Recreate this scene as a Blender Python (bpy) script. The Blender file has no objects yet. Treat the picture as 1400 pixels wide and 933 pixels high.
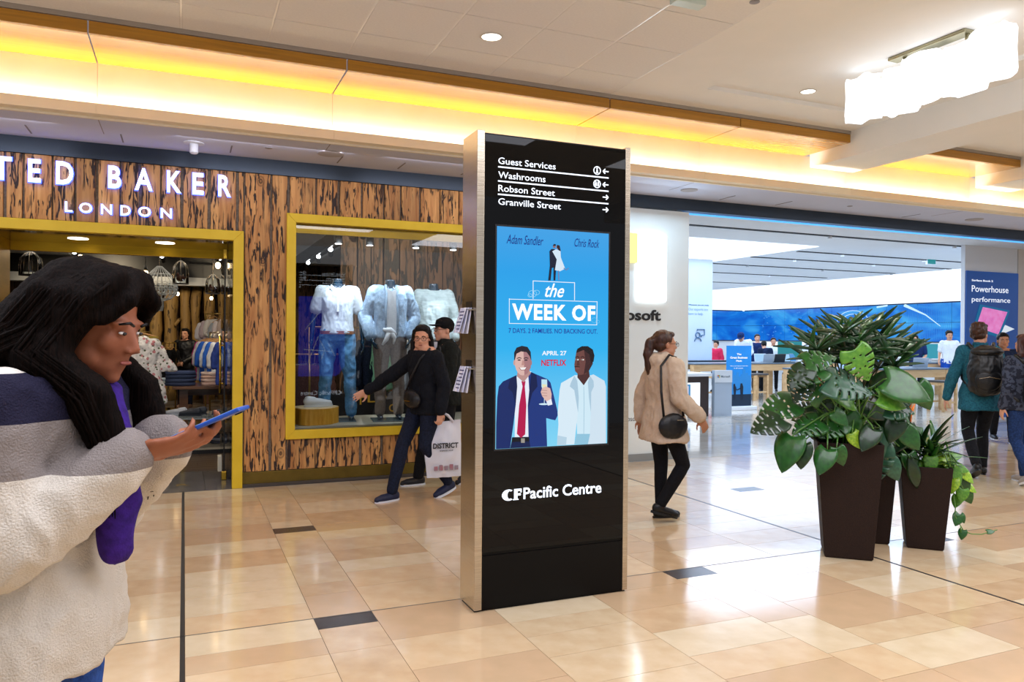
import bpy, math, random
from mathutils import Vector, Matrix, Euler, noise
random.seed(7)
SC = bpy.context.scene
COL = SC.collection
rad = math.radians

# ------------------------------------------------------------------ camera, world, exposure
TH, PI_, RO, FOC = rad(23.211), rad(-0.2313), rad(0.429), 1046.0      # yaw, pitch, roll, focal length in pixels of 1400
CAMP = Vector((0, 0, 1.5))
_F = Vector((math.sin(TH)*math.cos(PI_), math.cos(TH)*math.cos(PI_), math.sin(PI_)))
_R = Vector((math.cos(TH), -math.sin(TH), 0)); _U = _R.cross(_F)
_R, _U = _R*math.cos(RO)+_U*math.sin(RO), -_R*math.sin(RO)+_U*math.cos(RO)
cd = bpy.data.cameras.new('camera'); cam = bpy.data.objects.new('camera', cd); COL.objects.link(cam)
cd.sensor_width = 36; cd.lens = FOC/1400*36; cd.clip_start = 0.05; cd.clip_end = 200
m = Matrix((( _R.x, _U.x, -_F.x), (_R.y, _U.y, -_F.y), (_R.z, _U.z, -_F.z))).to_4x4()
m.translation = CAMP; cam.matrix_world = m
SC.camera = cam
def at(px, py, X=None, Y=None, Z=None, D=None):
    "point of the photograph on a world plane (surveying aid for the modelling)"
    d = _F*FOC + _R*(px-700) - _U*(py-466.5)
    if D is not None: return CAMP + d*(D/FOC)
    if X is not None: t = (X-CAMP.x)/d.x
    elif Y is not None: t = (Y-CAMP.y)/d.y
    else: t = (Z-CAMP.z)/d.z
    return CAMP + d*t
SC.view_settings.view_transform = 'Standard'; SC.view_settings.look = 'None'
SC.view_settings.exposure = 0.0; SC.view_settings.gamma = 1.0; SC.view_settings.use_curve_mapping = False
SC.cycles.use_denoising = True
SC.cycles.max_bounces = 8; SC.cycles.diffuse_bounces = 3; SC.cycles.glossy_bounces = 4; SC.cycles.transparent_max_bounces = 10
SC.cycles.sample_clamp_indirect = 6; SC.cycles.caustics_reflective = False; SC.cycles.caustics_refractive = False

def hx(h):
    h = h.lstrip('#'); c = [int(h[i:i+2], 16)/255 for i in (0, 2, 4)]
    return tuple((x/12.92 if x <= .04045 else ((x+.055)/1.055)**2.4) for x in c)
w = bpy.data.worlds.new('world'); SC.world = w; w.use_nodes = True
w.node_tree.nodes['Background'].inputs[0].default_value = (*hx('#eef0f8'), 1)
w.node_tree.nodes['Background'].inputs[1].default_value = 0.6
def area(name, loc, rot, sx, sy, power, col='#ffffff', spread=180):
    l = bpy.data.lights.new(name, 'AREA'); l.shape = 'RECTANGLE'; l.size = sx; l.size_y = sy
    l.energy = power; l.color = hx(col); l.spread = rad(spread)
    o = bpy.data.objects.new(name, l); COL.objects.link(o); o.location = loc; o.rotation_euler = rot
    return o
def spot(name, loc, to, power, ang=50, col='#ffffff', size=.04, blend=.5):
    l = bpy.data.lights.new(name, 'SPOT'); l.energy = power; l.color = hx(col); l.spot_size = rad(ang); l.spot_blend = blend; l.shadow_soft_size = size
    o = bpy.data.objects.new(name, l); COL.objects.link(o); o.location = loc
    o.rotation_euler = (Vector(to)-Vector(loc)).to_track_quat('-Z', 'Y').to_euler(); return o
# concourse ceiling lights (the mall goes on behind and beside the camera)
area('concourse_light', (1.2, 1.0, 3.78), (0, 0, 0), 5.0, 3.0, 240, '#eef1ff')
area('concourse_light', (6.0, 1.5, 3.50), (0, 0, 0), 3.0, 3.0, 130, '#f0f3ff')
area('concourse_light', (-2.6, 3.0, 3.78), (0, 0, 0), 2.0, 3.0, 100, '#eef1ff')
area('concourse_light', (12.0, 3.0, 3.5), (0, 0, 0), 4.0, 3.0, 150, '#f0f3ff')
# the cove line behind the lip, and wash lamps added to brighten the wooden storefront
for x0, x1 in ((-3.1, -.66), (-.62, 1.21), (1.24, 3.7), (3.74, 5.25), (5.29, 7.4), (7.5, 9.6), (9.7, 12.5)):
    area('cove_light', ((x0+x1)/2, 6.995, 3.30), (rad(180), 0, 0), x1-x0, .03, 7*(x1-x0), '#fff6e8')
for x in (-1.8, .7, 2.6): area('added_wall_wash', (x, 7.35, 3.25), (rad(28), 0, 0), 1.6, .12, 5, '#f4f2ff')
# inside the shops
area('fashion_shop_light', (-1.0, 13.0, 3.2), (0, 0, 0), 4.0, 6.0, 190, '#fff0da')
area('electronics_shop_light', (13.0, 12.2, 3.27), (0, 0, 0), 9, 3.2, 320, '#c6deff')
area('electronics_shop_light', (13.0, 18.2, 3.27), (0, 0, 0), 9, 6, 480, '#c6deff')

# ------------------------------------------------------------------ materials
MATS = {}
def mat(name, c1, c2=None, rough=.5, metal=0., scale=(8, 8, 8), detail=4, lo=.35, hi=.65, bump=0., bscale=None, spec=.5, coat=0., emit=None, es=0., sheen=0., trans=0., ior=1.45, alpha=1., rvar=0.):
    if name in MATS: return MATS[name]
    M = bpy.data.materials.new(name); M.use_nodes = True; nt = M.node_tree; N = nt.nodes; L = nt.links
    b = N['Principled BSDF']; MATS[name] = M
    c1 = hx(c1) if isinstance(c1, str) else c1; c2 = c1 if c2 is None else (hx(c2) if isinstance(c2, str) else c2)
    b.inputs['Roughness'].default_value = rough; b.inputs['Metallic'].default_value = metal
    b.inputs['Specular IOR Level'].default_value = spec; b.inputs['Coat Weight'].default_value = coat; b.inputs['Coat Roughness'].default_value = .08
    b.inputs['Sheen Weight'].default_value = sheen; b.inputs['Transmission Weight'].default_value = trans; b.inputs['IOR'].default_value = ior; b.inputs['Alpha'].default_value = alpha
    tc = N.new('ShaderNodeTexCoord'); mp = N.new('ShaderNodeMapping'); mp.inputs['Scale'].default_value = scale if not isinstance(scale, (int, float)) else (scale,)*3
    L.new(tc.outputs['Object'], mp.inputs['Vector'])
    nz = N.new('ShaderNodeTexNoise'); nz.inputs['Scale'].default_value = 1; nz.inputs['Detail'].default_value = detail; L.new(mp.outputs[0], nz.inputs['Vector'])
    cr = N.new('ShaderNodeValToRGB'); cr.color_ramp.elements[0].position = lo; cr.color_ramp.elements[1].position = hi
    cr.color_ramp.elements[0].color = (*c1, 1); cr.color_ramp.elements[1].color = (*c2, 1)
    L.new(nz.outputs['Fac'], cr.inputs[0]); L.new(cr.outputs[0], b.inputs['Base Color'])
    if bump:
        bp = N.new('ShaderNodeBump'); bp.inputs['Strength'].default_value = bump; bp.inputs['Distance'].default_value = .01
        if bscale:
            n2 = N.new('ShaderNodeTexNoise'); n2.inputs['Scale'].default_value = bscale; n2.inputs['Detail'].default_value = 3; L.new(tc.outputs['Object'], n2.inputs['Vector']); L.new(n2.outputs['Fac'], bp.inputs['Height'])
        else: L.new(nz.outputs['Fac'], bp.inputs['Height'])
        L.new(bp.outputs[0], b.inputs['Normal'])
    if rvar:
        mr = N.new('ShaderNodeMapRange'); mr.inputs[3].default_value = rough-rvar; mr.inputs[4].default_value = rough+rvar
        L.new(nz.outputs['Fac'], mr.inputs[0]); L.new(mr.outputs[0], b.inputs['Roughness'])
    if emit is not None:
        b.inputs['Emission Color'].default_value = (*(hx(emit) if isinstance(emit, str) else emit), 1); b.inputs['Emission Strength'].default_value = es
    return M
def glow(name, col, s=1.0):
    return mat(name, '#050505', rough=.6, spec=.2, emit=col, es=s)
def glass(name, tint=(1, 1, 1), ior=1.55, rough=0.0):
    if name in MATS: return MATS[name]
    M = bpy.data.materials.new(name); M.use_nodes = True; nt = M.node_tree; N = nt.nodes; L = nt.links; N.remove(N['Principled BSDF'])
    t = N.new('ShaderNodeBsdfTransparent'); t.inputs[0].default_value = (*tint, 1); g = N.new('ShaderNodeBsdfGlossy'); g.inputs['Roughness'].default_value = rough
    f = N.new('ShaderNodeFresnel'); f.inputs[0].default_value = ior; mx = N.new('ShaderNodeMixShader')
    L.new(f.outputs[0], mx.inputs[0]); L.new(t.outputs[0], mx.inputs[1]); L.new(g.outputs[0], mx.inputs[2]); L.new(mx.outputs[0], N['Material Output'].inputs[0])
    MATS[name] = M; return M

# ------------------------------------------------------------------ mesh kit
def wloc(o):
    v = Vector()
    while o is not None: v = v+o.location; o = o.parent
    return v
class MB:
    def __init__(s): s.v = []; s.f = []; s.mi = []; s.k = 0
    def add(s, vs, fs):
        o = len(s.v); s.v += [tuple(v) for v in vs]; s.f += [tuple(i+o for i in f) for f in fs]; s.mi += [s.k]*len(fs); return s
    def box(s, x0, x1, y0, y1, z0, z1, T=None):
        vs = [Vector(p) for p in ((x0,y0,z0),(x1,y0,z0),(x1,y1,z0),(x0,y1,z0),(x0,y0,z1),(x1,y0,z1),(x1,y1,z1),(x0,y1,z1))]
        if T is not None: vs = [T @ v for v in vs]
        return s.add(vs, [(0,3,2,1),(4,5,6,7),(0,1,5,4),(1,2,6,5),(2,3,7,6),(3,0,4,7)])
    def prism(s, pts, a, b, ax='y'):
        "polygon (2D points) extruded from a to b along an axis; points are (x,z), (x,y) or (y,z)"
        n = len(pts); mk = {'y': lambda p, t: (p[0], t, p[1]), 'z': lambda p, t: (p[0], p[1], t), 'x': lambda p, t: (t, p[0], p[1])}[ax]
        vs = [mk(p, a) for p in pts]+[mk(p, b) for p in pts]
        return s.add(vs, [tuple(range(n))[::-1], tuple(range(n, 2*n))]+[(i, (i+1) % n, n+(i+1) % n, n+i) for i in range(n)])
    def loft(s, rings, caps=True):
        n = len(rings[0]); vs = [p for r in rings for p in r]; fs = []
        for k in range(len(rings)-1):
            for i in range(n):
                j = (i+1) % n; fs.append((k*n+i, k*n+j, (k+1)*n+j, (k+1)*n+i))
        if caps: fs += [tuple(range(n))[::-1], tuple((len(rings)-1)*n+i for i in range(n))]
        return s.add(vs, fs)
    def tube(s, pts, r, n=8, caps=True):
        pts = [Vector(p) for p in pts]; rs = r if isinstance(r, (list, tuple)) else [r]*len(pts); rings = []; u = None
        for i, p in enumerate(pts):
            t = (pts[min(i+1, len(pts)-1)]-pts[max(i-1, 0)])
            t = t.normalized() if t.length > 1e-9 else Vector((0, 0, 1))
            if u is None: u = t.orthogonal().normalized()
            u = (u-t*u.dot(t)); u = u.normalized() if u.length > 1e-6 else t.orthogonal().normalized(); v = t.cross(u)
            rings.append([p+(u*math.cos(a)+v*math.sin(a))*rs[i] for a in [2*math.pi*k/n for k in range(n)]])
        return s.loft(rings, caps)
    def cyl(s, p, q, r, r2=None, n=16): return s.tube([p, q], [r, r if r2 is None else r2], n)
    def ell(s, c, r, M=None, n=14, k=9):
        c = Vector(c); rx, ry, rz = r if isinstance(r, (tuple, list)) else (r, r, r)
        vs = []; fs = []
        def T(v): return c+(M @ v if M is not None else v)
        vs.append(T(Vector((0, 0, -rz))))
        for i in range(1, k):
            ph = -math.pi/2+math.pi*i/k
            for j in range(n): a = 2*math.pi*j/n; vs.append(T(Vector((rx*math.cos(ph)*math.cos(a), ry*math.cos(ph)*math.sin(a), rz*math.sin(ph)))))
        vs.append(T(Vector((0, 0, rz))))
        for j in range(n): fs.append((0, 1+(j+1) % n, 1+j)); fs.append((len(vs)-1, 1+(k-2)*n+j, 1+(k-2)*n+(j+1) % n))
        for i in range(k-2):
            for j in range(n): a = 1+i*n+j; b = 1+i*n+(j+1) % n; fs.append((a, b, b+n, a+n))
        return s.add(vs, fs)
    def cap(s, p, q, r1, r2=None, n=12):
        r2 = r1 if r2 is None else r2; p = Vector(p); q = Vector(q)
        s.ell(p, r1, n=n, k=8); s.ell(q, r2, n=n, k=8)
        if (p-q).length > 1e-5: s.cyl(p, q, r1, r2, n)
        return s
    def chain(s, pts, rs, n=12):
        for i in range(len(pts)-1): s.cap(pts[i], pts[i+1], rs[i], rs[i+1], n)
        return s
    def lathe(s, prof, c=(0, 0, 0), n=20, caps=True):
        c = Vector(c); return s.loft([[c+Vector((r*math.cos(2*math.pi*k/n), r*math.sin(2*math.pi*k/n), z)) for k in range(n)] for r, z in prof], caps)
    def grid(s, nx, ny, fn):
        return s.add([fn(i/nx, j/ny) for j in range(ny+1) for i in range(nx+1)], [(j*(nx+1)+i, j*(nx+1)+i+1, (j+1)*(nx+1)+i+1, (j+1)*(nx+1)+i) for j in range(ny) for i in range(nx)])
    def mesh(s, name, mats, smooth=False, off=None):
        me = bpy.data.meshes.new(name)
        vs = s.v if off is None else [(x-off[0], y-off[1], z-off[2]) for x, y, z in s.v]
        me.from_pydata(vs, [], s.f)
        for M in (mats if isinstance(mats, (list, tuple)) else [mats]): me.materials.append(M)
        if max(s.mi, default=0): me.polygons.foreach_set('material_index', s.mi)
        if smooth: me.polygons.foreach_set('use_smooth', [True]*len(me.polygons))
        return me
    def build(s, name, mats, parent=None, smooth=False, bevel=0, world=True, loc=None, auto=False):
        off = None
        if parent is not None and world: off = wloc(parent)
        if loc is not None: off = loc
        o = bpy.data.objects.new(name, s.mesh(name, mats, smooth or auto, off)); COL.objects.link(o)
        if parent is not None: o.parent = parent
        if loc is not None: o.location = Vector(loc)-wloc(parent)
        if bevel:
            b = o.modifiers.new('bevel', 'BEVEL'); b.width = bevel; b.segments = 2; b.limit_method = 'ANGLE'
        if auto:
            try: o.data.set_sharp_from_angle(angle=rad(40))
            except Exception: pass
        return o
    def blob(s, name, mats, parent, voxel=.01, disp=0., dscale=9., smooth_it=3, seed=0):
        "fuses overlapping closed volumes into one continuous skin"
        me = s.mesh('tmp', mats); o = bpy.data.objects.new('tmp', me); COL.objects.link(o)
        r = o.modifiers.new('r', 'REMESH'); r.mode = 'VOXEL'; r.voxel_size = voxel; r.use_smooth_shade = True
        if smooth_it: q = o.modifiers.new('s', 'SMOOTH'); q.iterations = smooth_it; q.factor = .5
        dg = bpy.context.evaluated_depsgraph_get(); out = bpy.data.meshes.new_from_object(o.evaluated_get(dg))
        out.name = name; bpy.data.objects.remove(o); bpy.data.meshes.remove(me)
        if not out.materials:
            for M in (mats if isinstance(mats, (list, tuple)) else [mats]): out.materials.append(M)
        if disp:
            co = [0.]*(len(out.vertices)*3); out.vertices.foreach_get('co', co); no = [0.]*len(co); out.vertices.foreach_get('normal', no)
            for i in range(0, len(co), 3):
                p = Vector((co[i]*dscale*1.3+seed, co[i+1]*dscale*1.3, co[i+2]*dscale*.8)); d = disp*(noise.noise(p)+.5*(1-2*abs(noise.noise(p*1.9))))
                for k in range(3): co[i+k] += no[i+k]*d
            out.vertices.foreach_set('co', co)
        out.polygons.foreach_set('use_smooth', [True]*len(out.polygons)); out.update()
        ob = bpy.data.objects.new(name, out); COL.objects.link(ob); ob.parent = parent; return ob
def tag(o, label=None, cat=None, group=None, kind=None):
    if label: o['label'] = label
    if cat: o['category'] = cat
    if group: o['group'] = group
    if kind: o['kind'] = kind
    return o
def thing(name, label, cat, loc=(0, 0, 0), rz=0, group=None, kind=None):
    o = bpy.data.objects.new(name, None); COL.objects.link(o); o.location = loc; o.rotation_euler = (0, 0, rz); o.empty_display_size = .1
    return tag(o, label, cat, group, kind)
def kids(o): return [c for c in bpy.data.objects if c.parent == o]
def copy_tree(o, parent=None, loc=None, rz=None, label=None):
    c = o.copy(); COL.objects.link(c); c.parent = parent
    if loc is not None: c.location = loc
    if rz is not None: c.rotation_euler = (0, 0, rz)
    if label: c['label'] = label
    for ch in kids(o): copy_tree(ch, c)
    return c
def text(body, mat_, x0, x1, z0, z1, y, depth=.003, parent=None, name='lettering', bold=0., shear=0., face=-1, hfit=True, plane='y', world=True, spacing=1.0):
    "lettering fitted into x0..x1, z0..z1 on the plane y; face=-1 looks towards -Y; plane 'z' lies on the floor, plane 'x' reads along +Y... on a wall facing -X"
    c = bpy.data.curves.new('t', 'FONT'); c.body = body; c.offset = bold; c.shear = shear; c.extrude = .001; c.space_character = spacing; c.resolution_u = 3
    o = bpy.data.objects.new('t', c); COL.objects.link(o); dg = bpy.context.evaluated_depsgraph_get()
    me = bpy.data.meshes.new_from_object(o.evaluated_get(dg)); bpy.data.objects.remove(o); bpy.data.curves.remove(c)
    xs = [v.co.x for v in me.vertices]; ys = [v.co.y for v in me.vertices]
    ax, bx, ay, by = min(xs), max(xs), min(ys), max(ys); sx = (x1-x0)/(bx-ax); sz = (z1-z0)/(by-ay) if hfit else sx
    off = wloc(parent) if world else Vector()
    for v in me.vertices:
        u = (v.co.x-ax)*sx; h = z0+(v.co.y-ay)*sz; d = 0 if v.co.z < 0 else depth
        if plane == 'y': p = Vector((x0+u if face < 0 else x1-u, y+face*d, h))
        elif plane == 'z': p = Vector((x0+u, h, y+d))
        elif plane == 'x': p = Vector((y-d, x1-u, h))
        v.co = p-off
    me.materials.clear(); me.materials.append(mat_)
    ob = bpy.data.objects.new(name, me); COL.objects.link(ob); ob.parent = parent; return ob
def flat(pts, mat_, y, parent, name, t=.0006):
    "a printed shape of a poster or sign lying on the plane y, looking towards -Y"
    b = MB(); b.prism(pts, y-t, y, 'y'); return b.build(name, mat_, parent)
# ================================================================== SETTING
stone = [mat('stone_%d' % i, a, b, rough=.13, scale=(7, 7, 7), detail=8, lo=.3, hi=.75, spec=.6, coat=.25, rvar=.03) for i, (a, b) in enumerate(
    (('#cdb089', '#dcc5a2'), ('#c4a37c', '#d6b993'), ('#d6bf9b', '#e3d0b0'), ('#c6a883', '#cfae8a'), ('#d2b28a', '#ddc39e')))]
dark_stone = mat('dark_stone', '#3a3230', '#4a413d', rough=.25, scale=40)
grout = mat('grout', '#6f5c45', rough=.7)
joint = mat('joint_metal', '#2b2a2c', rough=.35, metal=.3)
white_paint = mat('ceiling_paint', '#d9cfc0', '#dcd3c5', rough=.8, scale=30)
fl = MB().box(-6, 24, -4, 7.96, -.12, -.004).build('floor', grout); tag(fl, kind='structure')
tile_cache = {}
def slab(w, d, m, x, y, name='floor_tile', parent=fl, t=.006):
    key = (round(w, 3), round(d, 3), m.name, name)
    if key not in tile_cache:
        b = MB(); g = .0014; b.box(g, w-g, g, d-g, -.006, 0); tile_cache[key] = b.mesh(name, m)
    o = bpy.data.objects.new(name, tile_cache[key]); COL.objects.link(o); o.location = (x, y, 0); o.parent = parent
    return o
cols = []
for k in range(-1, 4):
    for a, b in ((.012, .64), (.64, .95), (.95, 1.58), (1.58, 2.2)):
        cols.append((k*2.2+a if not (a == .012 and k % 2) else k*2.2, k*2.2+b, abs(a-.64) < .01))
nt = 0; far = MB(); farcol = {}
def rows(y0, y1, rnd):
    ys = [y0]
    while ys[-1] < y1-.001:
        h = rnd.choice((.21, .26, .31, .37, .43, .31))
        if y1-(ys[-1]+h) < .2: h = y1-ys[-1]
        ys.append(ys[-1]+h)
    return ys
rnd = random.Random(3)
bands = [(-4, 0), (0, 2.08), (2.08, 4.14), (4.14, 6.19), (6.19, 7.955)]
for x0, x1, darkcol in cols:
    for (y0, y1) in bands:
        ys = rows(y0, y1, rnd)
        if darkcol and y0 > 1 and y1 in (4.14, 6.19):
            ys = [y for y in ys if y < y1-.33]+[y1-.165, y1]
        for a, b in zip(ys, ys[1:]):
            dk = darkcol and b == y1 and y1 in (4.14, 6.19)
            mm = dark_stone if dk else rnd.choice(stone)
            seen = y0 >= 2 and -1.3 < x0 < 7.5 and nt < 298 and not (a < 2.5 and x0 < 4) and not (x0 < -.5 and a < 4)
            if seen: slab(x1-x0, b-a, mm, x0, a); nt += 1
            else: farcol.setdefault(mm.name, MB()).box(x0+.0014, x1-.0014, a+.0014, b-.0014, -.006, 0)
# beyond: the same paving joined, mall right side and the electronics shop
def pave(xa, xb, ya, yb, store, r):
    x = xa; k = 0
    while x < xb-.01:
        w = (.64, .31, .63, .62)[k % 4]; k += 1; x1 = min(x+w, xb)
        ys = rows(ya, yb, r)
        for a, b in zip(ys, ys[1:]): store.setdefault(r.choice(stone).name, MB()).box(x+.0014, x1-.0014, a+.0014, b-.0014, -.006, 0)
        x = x1
pave(8.8, 22, -4, 7.955, farcol, rnd); pave(-6, -2.2, -4, 7.955, farcol, rnd)
fm = MB(); mats_ = []
for i, (n_, b) in enumerate(farcol.items()):
    fm.k = i; mats_.append(MATS[n_]); fm.add(b.v, b.f)
tag(fm.build('far_floor_tiles', mats_, fl), kind='stuff')
j = MB().box(-.010, .010, -4, 7.955, -.01, .0008).box(4.39, 4.41, -4, 7.955, -.01, .0008).build('expansion_joint', joint, fl)
j = MB().box(-3, 12, 4.136, 4.144, -.01, .0008).build('cross_joint', mat('joint_grey', '#55504a', rough=.4), fl)

# ---- main ceiling
ctile = mat('ceiling_tile', '#eae9e9', '#eeedec', rough=.85, scale=60, bump=.15, bscale=300)
plaster = mat('plaster', '#f0f0ee', '#f3f2f0', rough=.85, scale=3)
cb = MB(); cb.box(-4, 3.724, -4, 6.34, 3.86, 3.95)
ce = cb.build('ceiling', mat('ceiling_void', '#4a443c', rough=.9)); tag(ce, kind='structure')
xs = [3.724-.626*i for i in range(11)]; ys = [6.345, 5.857]+[5.857-.647*i for i in range(1, 8)]
tc_ = {}
for i in range(len(xs)-1):
    for k in range(len(ys)-1):
        w, d = xs[i]-xs[i+1]-.018, ys[k]-ys[k+1]-.007; key = round(d, 3)
        if key not in tc_: tc_[key] = MB().box(0, w, 0, d, 0, .02).mesh('ceiling_tile', ctile)
        o = bpy.data.objects.new('ceiling_tile', tc_[key]); COL.objects.link(o); o.location = (xs[i+1]+.009, ys[k+1]+.0035, 3.83); o.parent = ce
for x in xs: MB().box(x-.008, x+.008, 1.3, 6.345, 3.832, 3.86).build('lit_seam_strip', mat('lit_edge_white', '#ffffff', rough=.25), ce)  # white strips in the seams stand in for light on the tile edges
MB().box(-4, 3.724, -4, 1.3, 3.83, 3.86).build('ceiling_field', ctile, ce)
# plastered ceiling with the recessed tray
pb = MB()
pb.box(3.727, 4.46, -4, 6.36, 3.83, 4.05); pb.box(6.35, 6.8, -4, 6.36, 3.83, 4.05); pb.box(4.46, 6.35, 5.84, 6.36, 3.83, 4.05); pb.box(4.46, 6.35, -.5, 5.84, 3.872, 4.05); pb.box(4.46, 6.35, -4, -.5, 3.83, 4.05)
pb.box(7.48, 9.68, -4, 6.36, 3.83, 4.05); pb.box(10.36, 18, -4, 6.36, 3.83, 4.05)
tag(pb.build('ceiling_tray', plaster), kind='structure')
bm_ = MB().box(6.8, 7.48, -4, 6.95, 3.548, 4.05); tag(bm_.build('ceiling_beam', plaster), kind='structure')
bm_ = MB().box(9.68, 10.36, -4, 6.95, 3.548, 4.05); tag(bm_.build('ceiling_beam', plaster), kind='structure')
# ---- cove: grey lip, veneer edge, glossy yellow panels, cream fascia, soffit
veneer = mat('veneer', '#a8741a', '#be8722', rough=.35, scale=(2, 30, 60), detail=6, coat=.3)
yellow = mat('yellow_panel', '#e09c04', '#eaac08', rough=.14, scale=(1.5, 25, 25), detail=6, spec=1, coat=1, ior=1.8)
cream = mat('cream_fascia', '#f0e4cb', '#f2e8d2', rough=.6, scale=4)
lip = mat('cream_lip', '#f2e6cc', rough=.6)
cove = MB().box(-4, 6.8, 6.345, 6.365, 3.795, 3.86).box(7.48, 9.68, 6.345, 6.365, 3.795, 3.86).build('trim_1', mat('grey_edge', '#a39a90', rough=.6)); tag(cove, kind='structure')
segs = [(-3.1, -.66), (-.65, 1.22), (1.232, 3.715), (3.728, 5.27), (5.28, 6.8), (7.48, 9.68), (10.36, 13)]
vt = thing('trim_2', None, None, (0, 0, 3.7), kind='structure')
yp = thing('ceiling_cove', None, None, (0, 0, 3.7), kind='structure')
for a, b in segs:
    MB().box(a, b, 6.35, 6.385, 3.70, 3.79).build('veneer_strip', veneer, vt, bevel=.002)
    MB().box(a, b, 6.387, 7.055, 3.70, 3.715).build('yellow_panel', yellow, yp)
fs = thing('wall_fascia', None, None, (0, 0, 3.3), kind='structure')
fx = [-3.1, -.655, 1.225, 3.72, 5.27, 7.44, 9.68, 12.2, 15]
for a, b in zip(fx, fx[1:]):
    MB().box(a+.001, b-.001, 7.03, 7.06, 3.25, 3.70).build('fascia_panel', cream, fs)
    MB().box(a+.001, b-.001, 6.93, 6.955, 3.266, 3.35).build('lip_panel', lip, fs)
MB().box(-3.1, 15, 6.955, 7.03, 3.266, 3.285).build('cove_shelf', lip, fs)
# side cheeks of the beams in the cove
soff = MB().box(-6, 18, 7.06, 8.16, 3.266, 3.4); soff.box(-6, 18, 7.03, 7.06, 3.70, 4.05)
so = soff.build('ceiling_soffit', mat('soffit_blue_cast', '#c6cbe0', '#c9cee3', rough=.75, scale=3)); tag(so, kind='structure')  # bluish cast of the cool shop light is put into this colour
sl = mat('slot_dark', '#807c80', rough=.7)
for x in (-1.24, -.52, .4, 1.42, 2.05, 2.75, 3.9, 6.2, 7.1, 9.4):
    MB().box(x-.006, x+.006, 7.55, 7.85, 3.262, 3.2662).build('slot_diffuser', sl, so)
for x in (-.655, 1.225, 3.72, 5.27, 9.68): MB().box(x-.003, x+.003, 7.06, 7.6, 3.2645, 3.2662).build('soffit_joint', sl, so)
# dark header above both storefronts
hd = MB().box(-6, 18, 7.985, 8.12, 3.118, 3.2655).build('wall_header', mat('header_metal', '#39434f', '#3d4753', rough=.35, metal=.6, scale=2)); tag(hd, kind='structure')
MB().box(5.85, 17.9, 8.13, 8.15, 3.10, 3.118).build('led_line', glow('led_blue', '#4fa8ff', 1.6), hd)

# ---- downlights, sprinklers, speaker grilles
def downlight(x, y, z, r, lab):
    t = thing('downlight', lab, 'downlight', (x, y, z))
    MB().lathe([(r, 0), (r*1.16, -.002), (r*1.2, -.006), (r*1.02, -.008), (r*.98, 0)], (x, y, z), 24, False).build('trim_ring', mat('ring_white', '#eee9e0', rough=.4), t, smooth=True)
    MB().lathe([(r, -.003), (r*.5, -.004), (.001, -.004)], (x, y, z), 24, False).build('lamp_disc', glow('lamp_white', '#fffaf0', 6), t)
    spot('downlight_lamp', (x, y, z-.02), (x, y, 0), 45, 95, '#ffedd2', .05)
downlight(2.173, 5.514, 3.83, .075, 'round white downlight in the square-tiled ceiling panels')
downlight(5.45, 5.60, 3.872, .065, 'small round downlight in the smooth recessed ceiling tray')
def dome(name, x, y, z, r, h, lab, cat, c='#d9dde6'):
    t = thing(name, lab, cat, (x, y, z)); M = mat(name+'_paint', c, rough=.4)
    MB().lathe([(r, 0), (r, -.008), (r*.6, -.012), (.001, -.012)], (x, y, z), 20).build('plate', M, t, smooth=False)
    MB().lathe([(r*.42, -.01), (r*.42, -h), (r*.3, -h-.01), (.001, -h-.012)], (x, y, z), 16).build('sensor', M, t, smooth=False)
dome('security_camera', .075, 7.6, 3.266, .09, .09, 'small white ceiling fixture hanging from soffit over the wooden storefront', 'ceiling fixture')
for x, y, r, l in ((1.29, 7.48, .13, 'round grey speaker grille in soffit left of the black directory'), (5.48, 7.5, .1, 'pale round grille in blue-lit soffit above white store sign'), (10.5, 7.55, .12, 'round grille in soffit above tall blue laptop poster')):
    t = thing('speaker_grille', l, 'speaker', (x, y, 3.266)); MB().lathe([(r, 0), (r, -.006), (r*.9, -.009), (.001, -.009)], (x, y, 3.266), 24).build('grille', mat('grille_grey', '#a9a5a8', rough=.7), t)
for x, y, z, l in ((.72, 7.5, 3.266, 'small sprinkler cap in soffit right of the lit shop name'), (8.03, 7.5, 3.266, 'small dark sprinkler cap in soffit over electronics store'), (3.6, 4.2, 3.83, 'sprinkler disc near edge of the square ceiling tiles')):
    t = thing('sprinkler_cap', l, 'sprinkler', (x, y, z)); MB().lathe([(.035, 0), (.035, -.005), (.02, -.009), (.001, -.009)], (x, y, z), 16).build('cap', mat('cap_grey', '#8d8b90', rough=.4), t)
p = at(940, 0, Z=3.83); t = thing('exit_light', 'pale glass-edged light box on square ceiling tiles', 'ceiling light', (p.x, p.y, 3.83))
MB().box(p.x-.12, p.x+.12, p.y-.05, p.y+.04, 3.79, 3.83).build('housing', mat('box_green', '#cfe0dc', rough=.25), t, bevel=.005)
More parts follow.
